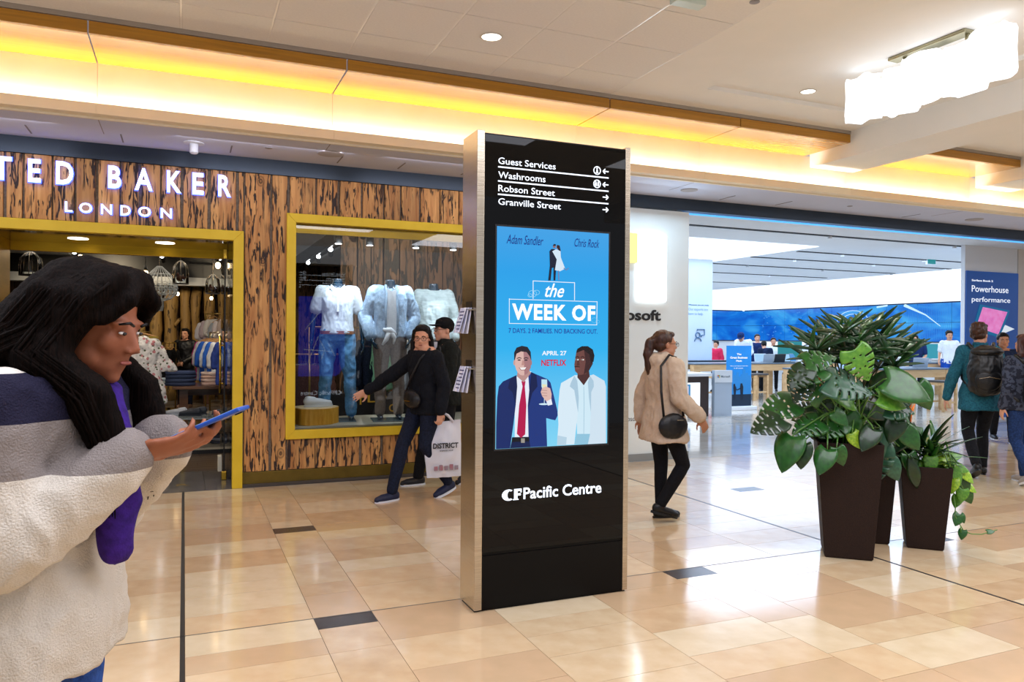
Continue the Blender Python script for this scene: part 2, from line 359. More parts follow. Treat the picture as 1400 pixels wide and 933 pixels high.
# ================================================================== WOODEN STOREFRONT
def bark_wood(name, base1, base2, dark, cover=.56, sx=26, sz=4.2):
    M = bpy.data.materials.new(name); M.use_nodes = True; nt = M.node_tree; N = nt.nodes; L = nt.links; b = N['Principled BSDF']; MATS[name] = M
    tc = N.new('ShaderNodeTexCoord'); oi = N.new('ShaderNodeObjectInfo'); ad = N.new('ShaderNodeVectorMath'); ad.operation = 'ADD'
    cx = N.new('ShaderNodeVectorMath'); cx.operation = 'SCALE'; cx.inputs[0].default_value = (37, 11, 53); L.new(oi.outputs['Random'], cx.inputs['Scale'])
    L.new(tc.outputs['Object'], ad.inputs[0]); L.new(cx.outputs[0], ad.inputs[1])
    def nz(sc, det, dist=0):
        mp = N.new('ShaderNodeMapping'); mp.inputs['Scale'].default_value = sc; L.new(ad.outputs[0], mp.inputs[0])
        n = N.new('ShaderNodeTexNoise'); n.inputs['Scale'].default_value = 1; n.inputs['Detail'].default_value = det; n.inputs['Distortion'].default_value = dist; L.new(mp.outputs[0], n.inputs['Vector']); return n
    def ramp(n, els, out='Fac'):
        r = N.new('ShaderNodeValToRGB'); e = r.color_ramp.elements
        while len(e) < len(els): e.new(.5)
        for i, (p, c) in enumerate(els): e[i].position = p; e[i].color = (*(hx(c) if isinstance(c, str) else (c,)*3), 1)
        L.new(n.outputs[out], r.inputs[0]); return r
    grain = ramp(nz((22, 22, 1.6), 6, .6), [(.3, base1), (.7, base2)])
    tone = ramp(nz((3, 3, .8), 2), [(.3, .72), (.7, 1.12)])
    mix0 = N.new('ShaderNodeMixRGB'); mix0.blend_type = 'MULTIPLY'; mix0.inputs[0].default_value = 1; L.new(grain.outputs[0], mix0.inputs[1]); L.new(tone.outputs[0], mix0.inputs[2])
    streak = ramp(nz((sx, sx, sz), 3, .9), [(cover, 0.), (cover+.045, 1.)])
    mask2 = ramp(nz((5, 5, 1.8), 3), [(.34, .0), (.46, 1.)])
    mm = N.new('ShaderNodeMath'); mm.operation = 'MULTIPLY'; L.new(streak.outputs[0], mm.inputs[0]); L.new(mask2.outputs[0], mm.inputs[1])
    # knots
    mp = N.new('ShaderNodeMapping'); mp.inputs['Scale'].default_value = (4.2, 4.2, 2.9); L.new(ad.outputs[0], mp.inputs[0])
    vo = N.new('ShaderNodeTexVoronoi'); vo.inputs['Scale'].default_value = 1; vo.inputs['Randomness'].default_value = 1; L.new(mp.outputs[0], vo.inputs['Vector'])
    kn = ramp(vo, [(.0, .9), (.045, .25), (.075, .95), (.10, .1), (.15, .55), (.18, 0.)], 'Distance'); kn.color_ramp.interpolation = 'LINEAR'
    mx = N.new('ShaderNodeMath'); mx.operation = 'MAXIMUM'; L.new(mm.outputs[0], mx.inputs[0]); L.new(kn.outputs[0], mx.inputs[1])
    mix = N.new('ShaderNodeMixRGB'); L.new(mx.outputs[0], mix.inputs[0]); L.new(mix0.outputs[0], mix.inputs[1]); mix.inputs[2].default_value = (*hx(dark), 1)
    L.new(mix.outputs[0], b.inputs['Base Color']); b.inputs['Roughness'].default_value = .6
    bp = N.new('ShaderNodeBump'); bp.inputs['Strength'].default_value = .6; bp.inputs['Distance'].default_value = .01; bp.invert = True
    L.new(mx.outputs[0], bp.inputs['Height']); L.new(bp.outputs[0], b.inputs['Normal']); return M
bark = bark_wood('beetle_wood', '#b4763e', '#e2ab68', '#2a1811', .528, 38, 5)
bark_dark = bark_wood('dark_bark', '#5a4030', '#7a5b44', '#1c130f', .5, 16, 3)
trunk_wood = bark_wood('trunk_wood', '#8a6a38', '#b08d52', '#2e2012', .6, 14, 4)
gold = mat('gold_frame', '#dcb81e', '#e2c02a', rough=.45, metal=.1, scale=6, spec=.6)
brass = mat('brass_liner', '#a98416', '#bd9620', rough=.3, metal=.8, scale=(2, 2, 12))
mortar = mat('mortar', '#7e7264', '#94877a', rough=.9, scale=40)
DX0, DX1, DZ = -1.6, .441, 2.435          # door opening
WX0, WX1, WZ0, WZ1 = 1.035, 3.78, .55, 2.65  # shop window opening
ww = MB()
ww.box(-3.0, DX0, 8.03, 8.12, 0, 3.12).box(DX0-.095, DX1+.095, 8.03, 8.12, DZ+.09, 3.12).box(DX1+.09, WX0, 8.03, 8.12, 0, 3.12).box(WX0, WX1, 8.03, 8.12, WZ1, 3.12).box(WX0, WX1, 8.03, 8.12, 0, WZ0).box(WX1, 4.35, 8.03, 8.12, 0, 3.12)
wall = ww.build('wall_storefront', mortar); tag(wall, kind='structure')
edges = [-3.0, -2.8, -2.6, -2.42, -2.2, -2.02, -1.83, -1.64, -1.462, -1.318, -1.098, -.913, -.748, -.55, -.384, -.209, -.018, .217, .478, .796, .960, 1.241, 1.464, 1.707, 1.94, 2.123, 2.341, 2.564, 2.783, 2.99, 3.2, 3.42, 3.6, 3.87, 4.1, 4.35]
rp = random.Random(5)
def plank(x0, x1, z0, z1):
    g0, g1 = rp.uniform(.004, .018), rp.uniform(.004, .018); d = rp.uniform(0, .012); nseg = max(2, int((z1-z0)/.25)); pts = []
    zs = [z0+(z1-z0)*i/nseg for i in range(nseg+1)]
    L_ = [(x0+g0+rp.uniform(-.003, .003), z) for z in zs]; R_ = [(x1-g1+rp.uniform(-.003, .003), z) for z in zs[::-1]]
    MB().prism(R_+L_, 8.0+d-.004, 8.035).build('plank', bark, wall, bevel=.004)
for a, b in zip(edges, edges[1:]):
    c = (a+b)/2
    if c > DX0-.1 and c < DX1+.02: plank(a, b, DZ+.1, 3.115)
    elif WX0-.09 < c < WX1+.09: plank(a, b, WZ1+.095, 3.115); plank(a, b, .15, WZ0-.095)
    elif c < DX1+.25 and c > 0: plank(a, .545, DZ+.1, 3.115) if a < .5 else None; plank(.54, b, .15, 3.115)
    else: plank(a, b, .15, 3.115)
bb = MB().box(-3.0, DX0-.095, 8.0, 8.06, 0, .145).box(DX1+.096, 4.35, 8.0, 8.06, 0, .145).build('baseboard_front', mat('bronze_base', '#6d5a22', '#7a6528', rough=.35, metal=.6), bevel=.004); tag(bb, kind='structure')
MB().box(DX1+.096, 4.35, 7.97, 8.0, 0, .03).box(-3.0, DX0-.095, 7.97, 8.0, 0, .03).build('toe_strip', mat('toe_grey', '#4a423c', rough=.5), bb)
# door frame, mitred, and its deep brass liner
def mitred(name, x0, x1, z0, z1, w, y0, y1, M, bottom=True):
    t = thing(name, None, None, ((x0+x1)/2, y0, z0), kind='structure')
    MB().prism([(x0-w, z1+w), (x0, z1), (x1, z1), (x1+w, z1+w)], y0, y1).build('frame_head', M, t, bevel=.003)
    zb = z0-w if bottom else z0
    MB().prism([(x0-w, zb), (x0, z0), (x0, z1), (x0-w, z1+w)], y0, y1).build('frame_jamb', M, t, bevel=.003)
    MB().prism([(x1, z0), (x1+w, zb), (x1+w, z1+w), (x1, z1)], y0, y1).build('frame_jamb', M, t, bevel=.003)
    if bottom: MB().prism([(x0-w, z0-w), (x1+w, z0-w), (x1, z0), (x0, z0)], y0, y1).build('frame_sill', M, t, bevel=.003)
    return t
df = mitred('door_1', DX0, DX1, 0, DZ, .095, 7.955, 8.06, gold, False)
MB().box(DX0-.04, DX0, 8.06, 9.0, 0, DZ).build('liner', brass, df)
MB().box(DX1, DX1+.04, 8.06, 9.0, 0, DZ).build('liner', mat('bronze_mirror', '#55522f', rough=.06, metal=.9), df)
soffitM = mat('smoked_soffit', '#6b5f52', rough=.08, metal=.85)
MB().box(DX0, DX1, 8.06, 9.0, DZ, DZ+.04).build('liner_head', soffitM, df)
MB().box(DX0, DX1, 9.0, 9.06, 2.345, DZ+.1).build('transom', brass, df, bevel=.004)
for x in (-.95, -.18):
    MB().lathe([(.09, DZ), (.09, DZ-.004), (.075, DZ-.006), (.001, DZ-.006)], (x, 8.5, 0), 24).build('recessed_lamp', glow('door_lamp', '#fff3dc', 5), df)
    spot('door_lamp_light', (x, 8.5, DZ-.03), (x, 8.5, 0), 25, 100, '#fff0d8')
g = thing('glass_door', 'open glass door leaf with brass foot fitting at right jamb of the entrance', 'door', (.40, 8.55, 0))
shopglass = glass('shop_glass', (.96, .98, .97), 1.55)
MB().box(.385, .395, 8.5, 9.35, .08, 2.33).build('glass_leaf', shopglass, g)
MB().box(.383, .397, 8.485, 8.50, .08, 2.33).build('edge_seal', mat('black_seal', '#0c0c0c', rough=.4), g)
MB().box(.365, .415, 8.47, 8.62, .0, .09).build('floor_clamp', mat('brass_bright', '#c9a23a', rough=.2, metal=1), g, bevel=.006)
MB().box(.372, .408, 8.47, 8.6, 2.30, 2.40).build('top_clamp', mat('brass_bright', '#c9a23a'), g, bevel=.004)
MB().cyl((.35, 8.56, .9), (.35, 8.56, 1.5), .012).cyl((.35, 8.56, 1.0), (.40, 8.56, 1.0), .008).cyl((.35, 8.56, 1.4), (.40, 8.56, 1.4), .008).build('pull_handle', mat('brass_bright', '#c9a23a'), g, smooth=True)
MB().box(.33, .37, 8.48, 8.60, .09, .25).build('kick_wedge', mat('cream_wedge', '#cfc9b6', rough=.4), g, bevel=.004)
# shop window
wf = mitred('window_1', WX0, WX1, WZ0, WZ1, .09, 7.955, 8.05, gold)
MB().box(WX0, WX1, 8.055, 8.065, WZ0, WZ1).build('window_pane', glass('window_glass', (.97, .99, .99), 1.6), wf)
MB().box(WX0-.03, WX0, 8.05, 9.0, WZ0, 3.1).box(WX0, WX1, 8.066, 8.10, WZ1-.09, WZ1).build('window_liner', brass, wf)
MB().box(WX0, WX1, 8.066, 9.05, WZ0-.06, WZ0+.02).build('display_platform', mat('platform_beige', '#b5ad98', '#c4bca6', rough=.35, scale=5), wf, bevel=.004)
MB().box(WX0, WX1, 8.1, 8.55, WZ1+.02, WZ1+.06).build('display_soffit', mat('bronze_soffit', '#7d6a2c', rough=.2, metal=.8), wf)
blk = mat('fixture_black', '#141414', rough=.35)
for i, x in enumerate((1.52, 1.86, 2.38, 2.82, 3.4)):
    t = thing('window_spotlight', ['leftmost', 'second', 'third', 'fourth', 'rightmost'][i]+' black cylinder spotlight inside the top of the shop window', 'spotlight', (x, 8.3, 2.66), group='spotlights along the top of the shop window')
    MB().cyl((x, 8.3, 2.66), (x, 8.3, 2.50), .045).build('housing', blk, t, auto=True)
    MB().cyl((x, 8.3, 2.499), (x, 8.3, 2.496), .035).build('lens', glow('spot_lens', '#ffffff', 8), t)
for x, tx in ((1.52, 1.6), (1.9, 1.7), (2.38, 2.2), (2.75, 2.6), (3.3, 2.75)):
    spot('window_spot_light', (x, 8.22, 2.46), (tx, 8.62, 1.5), 42, 38, '#e8f3ff', .03)
area('display_fill', (2.3, 8.12, 2.5), (rad(25), 0, 0), 2.4, .1, 22, '#e8f3ff')

# ---- lit shop sign
ltr = glow('sign_white', '#f4f7ff', 2.2); halo = glow('sign_halo', '#3a55ff', 5)
sg = thing('shop_sign', 'illuminated white letters of the shop name on the wooden fascia', 'sign', (-.5, 7.96, 2.85))
def sign_letter(ch, x0, x1, z0, z1, b):
    o = text(ch, ltr, x0, x1, z0, z1, 7.955, .012, sg, 'letter', b)
    text(ch, halo, x0-.006, x1+.006, z0-.006, z1+.006, 7.972, .004, o, 'letter_back', b)
for ch, x0, x1 in (('T', -1.555, -1.405), ('E', -1.28, -1.185), ('D', -1.065, -.93), ('B', -.648, -.542), ('A', -.428, -.28), ('K', -.154, -.032), ('E', .068, .166), ('R', .3, .412)):
    sign_letter(ch, x0, x1, 2.857, 3.062, .022)
for ch, x0, x1 in (('L', -.993, -.935), ('O', -.88, -.778), ('N', -.705, -.617), ('D', -.545, -.463), ('O', -.397, -.293), ('N', -.207, -.112)):
    sign_letter(ch, x0, x1, 2.612, 2.702, .015)

# ================================================================== FASHION SHOP INTERIOR
sb = mat('shop_floor_boards', '#4a3b30', '#6b5745', rough=.3, scale=(2, 14, 1), coat=.3)
sf = MB().box(-6, 4.35, 7.96, 20.2, -.12, -.006).build('floor_fashion_shop', mat('board_gap', '#1d1714', rough=.6)); tag(sf, kind='structure')
grey_st = [mat('grey_slab_%d' % i, c, c2, rough=.2, scale=12, detail=6) for i, (c, c2) in enumerate((('#565250', '#6a6663'), ('#4b4745', '#5f5b58')))]
def piece(name, x0, x1, y0, y1, M, z=0.0): return MB().box(x0+.002, x1-.002, y0+.002, y1-.002, -.006, z).build(name, M, sf)
for k, (ya, yb) in enumerate(((7.96, 8.13), (8.13, 8.62), (8.62, 9.1))):
    x = -2.2
    while x < 1.0: piece('floor_tile', x, min(x+.6, .98), ya, yb, rp.choice(grey_st)); x += .6
rb = random.Random(11)
boards = [mat('patch_%d' % i, a, b, rough=.28, scale=(1.5, 20, 1), coat=.2) for i, (a, b) in enumerate((('#4f3d2e', '#6d5741'), ('#6b5a4b', '#8a7868'), ('#8d8479', '#a89f94'), ('#3c302a', '#54443a'), ('#6f7074', '#8b8c90')))]
y = 9.1
while y < 10.9:
    x = -2.2-rb.random()*.5
    while x < 1.0: piece('floor_board', x, x+1.2, y, y+.15, boards[rb.choice((0, 3, 0))]); x += 1.2
    y += .15
many = MB(); mk = {}
y = 10.9
while y < 20:
    x = -6-rb.random()
    while x < 4.3:
        l = rb.choice((.5, .7, .9)); mk.setdefault(rb.choice((1, 2, 2, 3, 4, 4)), MB()).box(max(x, -5.9)+.003, min(x+l, 4.3)-.003, y+.003, y+.197, -.006, 0); x += l
    y += .2
fm = MB()
for i, (k, b) in enumerate(mk.items()): fm.k = i; fm.add(b.v, b.f)
tag(fm.build('patchwork_floor_boards', [boards[k] for k in mk], sf), kind='stuff')
inlay = mat('brass_inlay', '#c2a24a', rough=.25, metal=.8)
text('TED BAKER', inlay, -1.55, .06, 8.29, 8.40, .0005, .001, sf, 'floor_lettering', .02, plane='z', spacing=1.6)
text('LONDON', inlay, -1.05, -.25, 8.19, 8.24, .0005, .001, sf, 'floor_lettering', .02, plane='z', spacing=1.6)
wl = MB().box(-6.1, -6, 8.1, 20.2, 0, 3.4).box(-6, -1.64, 8.12, 8.16, 0, 3.1)
tag(wl.build('wall_shop_left', mat('dark_plaster', '#2a2420', rough=.8)), kind='structure')
tag(MB().box(-6, 4.4, 20.1, 20.2, 0, 3.4).build('wall_shop_back', bark_dark), kind='structure')
tag(MB().box(4.33, 4.4, 8.12, 20.1, 0, 3.4).build('wall_shop_right', bark_dark), kind='structure')
# interior bark-clad partition behind the window, seen through it
pw = thing('wall_partition', None, None, (3.0, 11.5, 0), kind='structure')
x = 2.15
while x < 4.3:
    wdt = rb.uniform(.16, .26); MB().prism([(x, 0), (x+wdt-.02, 0), (x+wdt-.01, 1.6), (x+wdt-.02, 3.08), (x+.005, 3.08), (x-.005, 1.4)], 11.5+rb.uniform(0, .03), 11.6).build('plank', bark_dark, pw); x += wdt
cl = MB().box(-6, 4.4, 8.12, 20.2, 3.35, 3.45).build('ceiling_shop', mat('shop_ceiling_black', '#0d0d0e', rough=.7)); tag(cl, kind='structure')
raft = mat('raft_white', '#c9cdd0', rough=.8)
for x0, x1, y0, y1 in ((-3.9, -2.3, 9.2, 12.6), (-1.5, .55, 11.4, 17.5), (-1.4, -.2, 9.2, 11.0), (-3.9, -2.2, 13.4, 19), (1.35, 2.15, 9.2, 18.5), (2.7, 4.3, 9.2, 18.5), (.75, 1.15, 12, 19)):
    MB().box(x0, x1, y0, y1, 3.18, 3.22).build('ceiling_raft', raft, cl)
tb_ = MB().box(-6, 2.1, 18.6, 18.9, 2.62, 2.80); tag(tb_.build('ceiling_beam_shop', mat('beam_white', '#dfe3e6', rough=.6)), kind='structure')
MB().box(-6, 2.1, 18.58, 18.62, 2.80, 3.35).build('beam_fascia', blk, cl)
# track and track heads
for x in (1.25, 2.4, -.4, .65, -1.9):
    t = thing('track_light', {1.25: 'black light track with spot heads receding behind shop window left side', 2.4: 'black light track with spot heads behind the middle of the shop window', -.4: 'black light track above the hanging wire chandelier', .65: 'black light track above the right rack of the entrance', -1.9: 'black light track behind the dark-haired passer-by'}[x], 'track light', (x, 9, 3.3), group=None)
    MB().box(x-.02, x+.02, 9.2, 18, 3.10, 3.13).build('track', blk, t)
    for k in range(6):
        yy = 9.8+k*1.35; h = MB().cyl((x, yy, 3.11), (x, yy, 3.04), .012); h.cyl((x, yy-.02, 3.05), (x+.02, yy+.11, 2.97), .045)
        ho = h.build('spot_head', blk, t, auto=True); MB().cyl((x-.003, yy-.024, 3.052), (x-.006, yy-.032, 3.055), .04).build('lamp_face', glow('track_lamp', '#f6f9ff', 14), ho)
spot('shop_spot', (-.6, 9.8, 3.0), (-.5, 11.3, .9), 70, 50, '#fff2df'); spot('shop_spot', (.8, 11.2, 3.0), (.6, 12.4, .9), 70, 55, '#fff2df')
spot('shop_spot', (-1.6, 14.5, 3.1), (-.5, 17.5, 1), 90, 70, '#fff2df'); spot('shop_spot', (1.0, 15.5, 3.1), (.3, 19.5, 1.5), 120, 80, '#ffe7c0'); spot('shop_spot', (-1.5, 16.5, 3.1), (-1.6, 20, 1.6), 120, 90, '#ffe7c0')
spot('shop_spot', (2.9, 9.4, 3.0), (3.0, 11.5, 1.9), 170, 95, '#ffe7c0')
# tree trunk posts
for i, (px, r, top) in enumerate(((190, .11, 2.62), (212, .14, 2.62), (233, .14, 2.62), (252, .11, 2.62), (268, .10, 2.62), (286, .12, 2.62), (305, .12, 2.62), (172, .10, 1.9), (150, .13, 2.62), (60, .2, 2.62))):
    p = at(px, 460, Y=19.3); t = thing('tree_trunk_post', '', 'post', (p.x, p.y, 0))
    t['label'] = ['rough log post behind top left of the wire chandelier', 'log post directly below wire chandelier', 'log post with knots right of chandelier tail', 'log post behind the shop assistant, left one', 'smooth pale log post above the shop assistant', 'dark log post behind white clothes rack', 'log post behind the glass door edge', 'short stubby log post left of the chandelier', 'log post behind face of the passer-by', 'log post at far left behind the passer-by'][i]
    q = random.Random(i); prof = [(Vector((p.x+q.uniform(-.03, .03), p.y, top*k/8)), r*(q.uniform(.88, 1.12))) for k in range(9)]
    MB().tube([a for a, _ in prof], [b for _, b in prof], 14).build('trunk', trunk_wood, t, smooth=True)
    if i in (2, 5): MB().cyl(prof[5][0], prof[5][0]+Vector((.2, -.12, .25)), .05, .03).build('branch_stub', trunk_wood, t, smooth=True)
# ================================================================== DIRECTORY KIOSK
KX0, KX1, KY0, KY1, KH = 1.457, 2.424, 3.891, 4.126, 2.63
steel = mat('brushed_steel', '#b9ac98', '#cdc2b0', rough=.24, metal=1, scale=(2, 2, 220), detail=3, bump=.04)
gloss = mat('black_glass', '#010102', rough=.015, spec=.3)
satin = mat('black_satin', '#030304', rough=.3, spec=.2)
ks = thing('directory_kiosk', 'tall freestanding black glass directory with steel sides and lit film poster', 'information kiosk', ((KX0+KX1)/2, (KY0+KY1)/2, 0))
MB().box(KX0, KX0+.043, KY0, KY1, .012, KH).build('side_panel', steel, ks, bevel=.003)
MB().box(KX1-.034, KX1, KY0, KY1, .012, KH).build('side_panel', steel, ks, bevel=.003)
MB().box(KX0+.006, KX1-.006, KY0+.02, KY1-.02, 0, .02).build('base', satin, ks)
MB().box(KX0+.043, KX1-.034, KY0+.01, KY1-.01, .02, KH-.01).build('core', satin, ks)
KM = (KX0+KX1)/2
lit = glow('lit_letters', '#eaf2ff', 1.9); lith = glow('lit_halo', '#2a66ff', .8)
def kz(px, py): p = at(px, py, Y=KY0); return p.x, p.z
def kiosk_face(front):
    f = -1 if front else 1; y = KY0 if front else KY1
    def X(x): return x if front else 2*KM-x
    def fb(b, x0, x1, d0, d1, z0, z1):
        a, c = sorted((X(x0), X(x1))); e, g_ = sorted((y-f*d0, y-f*d1)); b.box(a, c, e, g_, z0, z1); return b
    fb(MB(), KX0+.045, KX1-.036, 0, .012, .325, KH-.02).build('glass_front', gloss, ks)
    fb(MB(), KX0+.045, KX1-.036, .003, .012, .02, .305).build('kick_panel', satin, ks)
    # directory lines
    rowsd = [('Guest Services', 681.3, 757.4, 224.0, 1), ('Washrooms', 681.3, 743.5, 243.4, 1), ('Robson Street', 681.3, 756.3, 261.6, 0), ('Granville Street', 681.3, 764.6, 279.8, 0)]
    dt = MB().box(0, 0, 0, 0, 0, 0)
    first = None
    for i, (s, a, b_, yb, left) in enumerate(rowsd):
        x0, z = kz(a, yb); x1 = x0+(b_-a)*.00460; o = None
        a0, a1 = (x0, x1) if front else (2*KM-x1, 2*KM-x0)
        text(s, lit, a0, a1, z-(.010 if 'y' in s else 0)*0, z+.036, y, .0012, ks, 'directory_line', .002, face=f)
        xr = 2.272; zc = z+.008 if i < 2 else z-.012
        zc = z+.020
        ar = MB(); d = -1 if left else 1; cx = xr-.018
        def seg(p, q, r=.0032): ar.tube([(X(p[0]), y+f*.002, p[1]), (X(q[0]), y+f*.002, q[1])], r, 6)
        seg((cx-.018, zc), (cx+.018, zc)); seg((cx+d*.018, zc), (cx+d*.004, zc+.013)); seg((cx+d*.018, zc), (cx+d*.004, zc-.013))
        ar.build('arrow', lit, ks)
        if i < 2:
            ic = MB(); c = (xr-.075, zc); n = 28
            ic.tube([(X(c[0]+.022*math.cos(2*math.pi*k/n)), y+f*.002, c[1]+.022*math.sin(2*math.pi*k/n)) for k in range(n+1)], .0028, 6)
            if i == 0: ic.box(X(c[0])-.004, X(c[0])+.004, min(y, y+f*.003), max(y, y+f*.003), zc-.012, zc+.005).ell((X(c[0]), y+f*.001, zc+.012), (.005, .002, .005)).box(X(c[0])-.008, X(c[0])+.008, min(y, y+f*.003), max(y, y+f*.003), zc-.014, zc-.010)
            else:
                for q in (-.008, .008): ic.box(X(c[0]+q)-.005, X(c[0]+q)+.005, min(y, y+f*.003), max(y, y+f*.003), zc-.012, zc+.005).ell((X(c[0]+q), y+f*.001, zc+.010), (.0045, .002, .0045))
            ic.build('icon', lit, ks)
        if i < 3:
            zl = z-.0165; fb(MB(), 1.578, 2.274, -.002, .001, zl-.0035, zl+.0035).build('divider_line', lit, ks)
    x0, z = kz(716, 685); x1, z1 = kz(822, 680)
    x0, x1 = 1.745, 2.242
    a0, a1 = (x0, x1) if front else (2*KM-x1, 2*KM-x0)
    text('Pacific Centre', lit, a0, a1, .600, .665, y, .0015, ks, 'centre_name', .014, face=f)
    def logo(o):  # heavy C and F monogram
        n = 20; b = MB(); cx, cz = 1.655, .630
        outer = [(cx+.040*math.cos(a), cz+.031*math.sin(a)) for a in [rad(55+250*k/n) for k in range(n+1)]]
        inner = [(cx+.006+.014*math.cos(a), cz+.022*math.sin(a)) for a in [rad(60+240*k/n) for k in range(n+1)]]
        for k in range(n):
            q = [outer[k], outer[k+1], inner[k+1], inner[k]]; b.prism([(X(u), v) for u, v in q], min(y, y+f*.002), max(y, y+f*.002))
        for (u0, u1, v0, v1) in ((1.688, 1.708, .600, .661), (1.688, 1.733, .648, .661), (1.708, 1.728, .624, .636), (1.681, 1.715, .600, .605), (1.727, 1.733, .640, .655)): fb(b, u0, u1, -.002, 0, v0, v1)
        b.build('centre_logo', lit, ks)
    logo(0)
kiosk_face(True); kiosk_face(False)
# ---- the lit poster screen
SX0, SX1, SZ0, SZ1 = 1.573, 2.278, .888, 2.113
sky = bpy.data.materials.new('poster_sky'); sky.use_nodes = True; nt = sky.node_tree; bs = nt.nodes['Principled BSDF']; bs.inputs['Base Color'].default_value = (0, 0, 0, 1); bs.inputs['Roughness'].default_value = .05
tcn = nt.nodes.new('ShaderNodeTexCoord'); sep = nt.nodes.new('ShaderNodeSeparateXYZ'); nt.links.new(tcn.outputs['Object'], sep.inputs[0])
rp_ = nt.nodes.new('ShaderNodeMapRange'); rp_.inputs[1].default_value = SZ0; rp_.inputs[2].default_value = SZ1; nt.links.new(sep.outputs['Z'], rp_.inputs[0])
crr = nt.nodes.new('ShaderNodeValToRGB'); nt.links.new(rp_.outputs[0], crr.inputs[0]); e = crr.color_ramp.elements
e[0].position = .0; e[0].color = (*hx('#7fd3f3'), 1); e[1].position = 1; e[1].color = (*hx('#3c9fe4'), 1); q = e.new(.45); q.color = (*hx('#25b0ee'), 1); q = e.new(.8); q.color = (*hx('#1e9fe8'), 1)
nt.links.new(crr.outputs[0], bs.inputs['Emission Color']); bs.inputs['Emission Strength'].default_value = 1.0
scr = MB().box(SX0, SX1, KY0-.0015, KY0+.002, SZ0, SZ1).build('poster_screen', sky, ks)
bz = MB()
for a in ((SX0-.01, SX0, SZ0-.01, SZ1+.01), (SX1, SX1+.01, SZ0-.01, SZ1+.01), (SX0, SX1, SZ0-.01, SZ0), (SX0, SX1, SZ1, SZ1+.01)): bz.box(a[0], a[1], KY0-.0025, KY0+.002, a[2], a[3])
bz.build('screen_bezel', mat('bezel', '#15151a', rough=.3), ks)
PY = KY0-.0018; layer = [0]
def S2(x, y): p = at(620+x/3.888, 400+y/3.888, Y=KY0); return (p.x, p.z)
def S1(x, y): p = at(620+x/3.588, 160+y/3.588, Y=KY0); return (p.x, p.z)
def pic(pts, col, name, mp=S2, s=1.0):
    layer[0] += 1; P = [mp(*q) for q in pts]
    P = [(min(max(u, SX0+.001), SX1-.001), min(max(v, SZ0+.001), SZ1-.001)) for u, v in P]
    return flat(P, glow('print_'+col.strip('#'), col, s), PY-.00009*layer[0], scr, name, .00006)
def oval(cx, cy, rx, ry, n=20, a0=0, a1=360): return [(cx+rx*math.cos(rad(a0+(a1-a0)*k/n)), cy+ry*math.sin(rad(a0+(a1-a0)*k/n))) for k in range(n if a1-a0 == 360 else n+1)]
def strip(pts, w):
    out = []; back = []
    for i, p in enumerate(pts):
        q = pts[min(i+1, len(pts)-1)]; r = pts[max(i-1, 0)]; dx, dy = q[0]-r[0], q[1]-r[1]; l = math.hypot(dx, dy) or 1
        out.append((p[0]-dy/l*w/2, p[1]+dx/l*w/2)); back.append((p[0]+dy/l*w/2, p[1]-dx/l*w/2))
    return out+back[::-1]
# man in the navy suit
pic([(360, 420), (412, 420), (420, 500), (405, 790), (325, 790), (325, 460)], '#e6ecf7', 'printed_shirt')
pic([(225, 835), (226, 700), (232, 560), (240, 500), (262, 474), (334, 440), (338, 500), (330, 600), (318, 700), (300, 832)], '#152a66', 'printed_jacket')
pic([(396, 430), (413, 424), (500, 462), (515, 480), (530, 540), (552, 630), (553, 655), (540, 680), (520, 676), (492, 668), (497, 820), (408, 826), (398, 770), (394, 600), (402, 520)], '#1b357c', 'printed_jacket')
pic([(334, 440), (300, 462), (288, 510), (312, 530), (330, 600), (338, 500)], '#0d1c4c', 'printed_lapel')
pic([(413, 424), (440, 440), (446, 500), (418, 535), (396, 620), (402, 520)], '#0d1c4c', 'printed_lapel')
pic([(300, 832), (312, 770), (400, 768), (408, 826)], '#10204e', 'printed_trousers')
pic([(310, 772), (402, 770), (402, 792), (308, 796)], '#14161f', 'printed_belt'); pic([(358, 776), (378, 776), (378, 800), (358, 800)], '#9a958c', 'printed_buckle')
pic([(360, 472), (382, 472), (378, 500), (386, 600), (380, 755), (358, 774), (336, 752), (348, 600), (366, 500)], '#b3134c', 'printed_tie')
pic([(343, 400), (396, 400), (410, 430), (372, 478), (336, 446)], '#b98f8b', 'printed_neck')
pic(oval(367, 366, 43, 76), '#d9b3ab', 'printed_face')
pic([(370, 292), (410, 330), (410, 400), (392, 432), (376, 440)], '#a6787c', 'printed_face_shade')
pic([(322, 372), (321, 320), (334, 294), (362, 284), (392, 290), (409, 316), (413, 366), (404, 340), (388, 318), (358, 314), (334, 326), (327, 352)], '#23202b', 'printed_hair')
pic(oval(322, 374, 5, 14), '#c79c96', 'printed_ear'); pic(oval(411, 374, 5, 14), '#a6787c', 'printed_ear')
for ex in (348, 384): pic(oval(ex, 360, 9, 3.5, 12), '#2a2430', 'printed_eye'); pic([(ex-13, 350), (ex, 344), (ex+13, 349), (ex+12, 353), (ex, 349), (ex-12, 354)], '#33272c', 'printed_eyebrow')
pic([(364, 362), (371, 362), (378, 386), (360, 388)], '#bd8e88', 'printed_nose')
pic([(350, 400), (386, 398), (378, 410), (358, 412)], '#f2efee', 'printed_smile'); pic(strip([(347, 399), (358, 413), (378, 412), (389, 397)], 3), '#8a4a50', 'printed_lip')
pic([(466, 462), (496, 463), (497, 500), (489, 528), (475, 528), (466, 500)], '#bfe3f2', 'printed_glass'); pic([(469, 488), (494, 490), (488, 524), (476, 524)], '#e8e2b8', 'printed_wine')
pic(strip([(482, 526), (481, 590)], 3), '#d6effa', 'printed_glass_stem'); pic(oval(478, 594, 26, 5, 14), '#cfeaf7', 'printed_glass_foot')
pic([(462, 530), (470, 508), (490, 500), (512, 510), (520, 540), (518, 572), (508, 586), (492, 580), (470, 552)], '#dcb7ae', 'printed_hand')
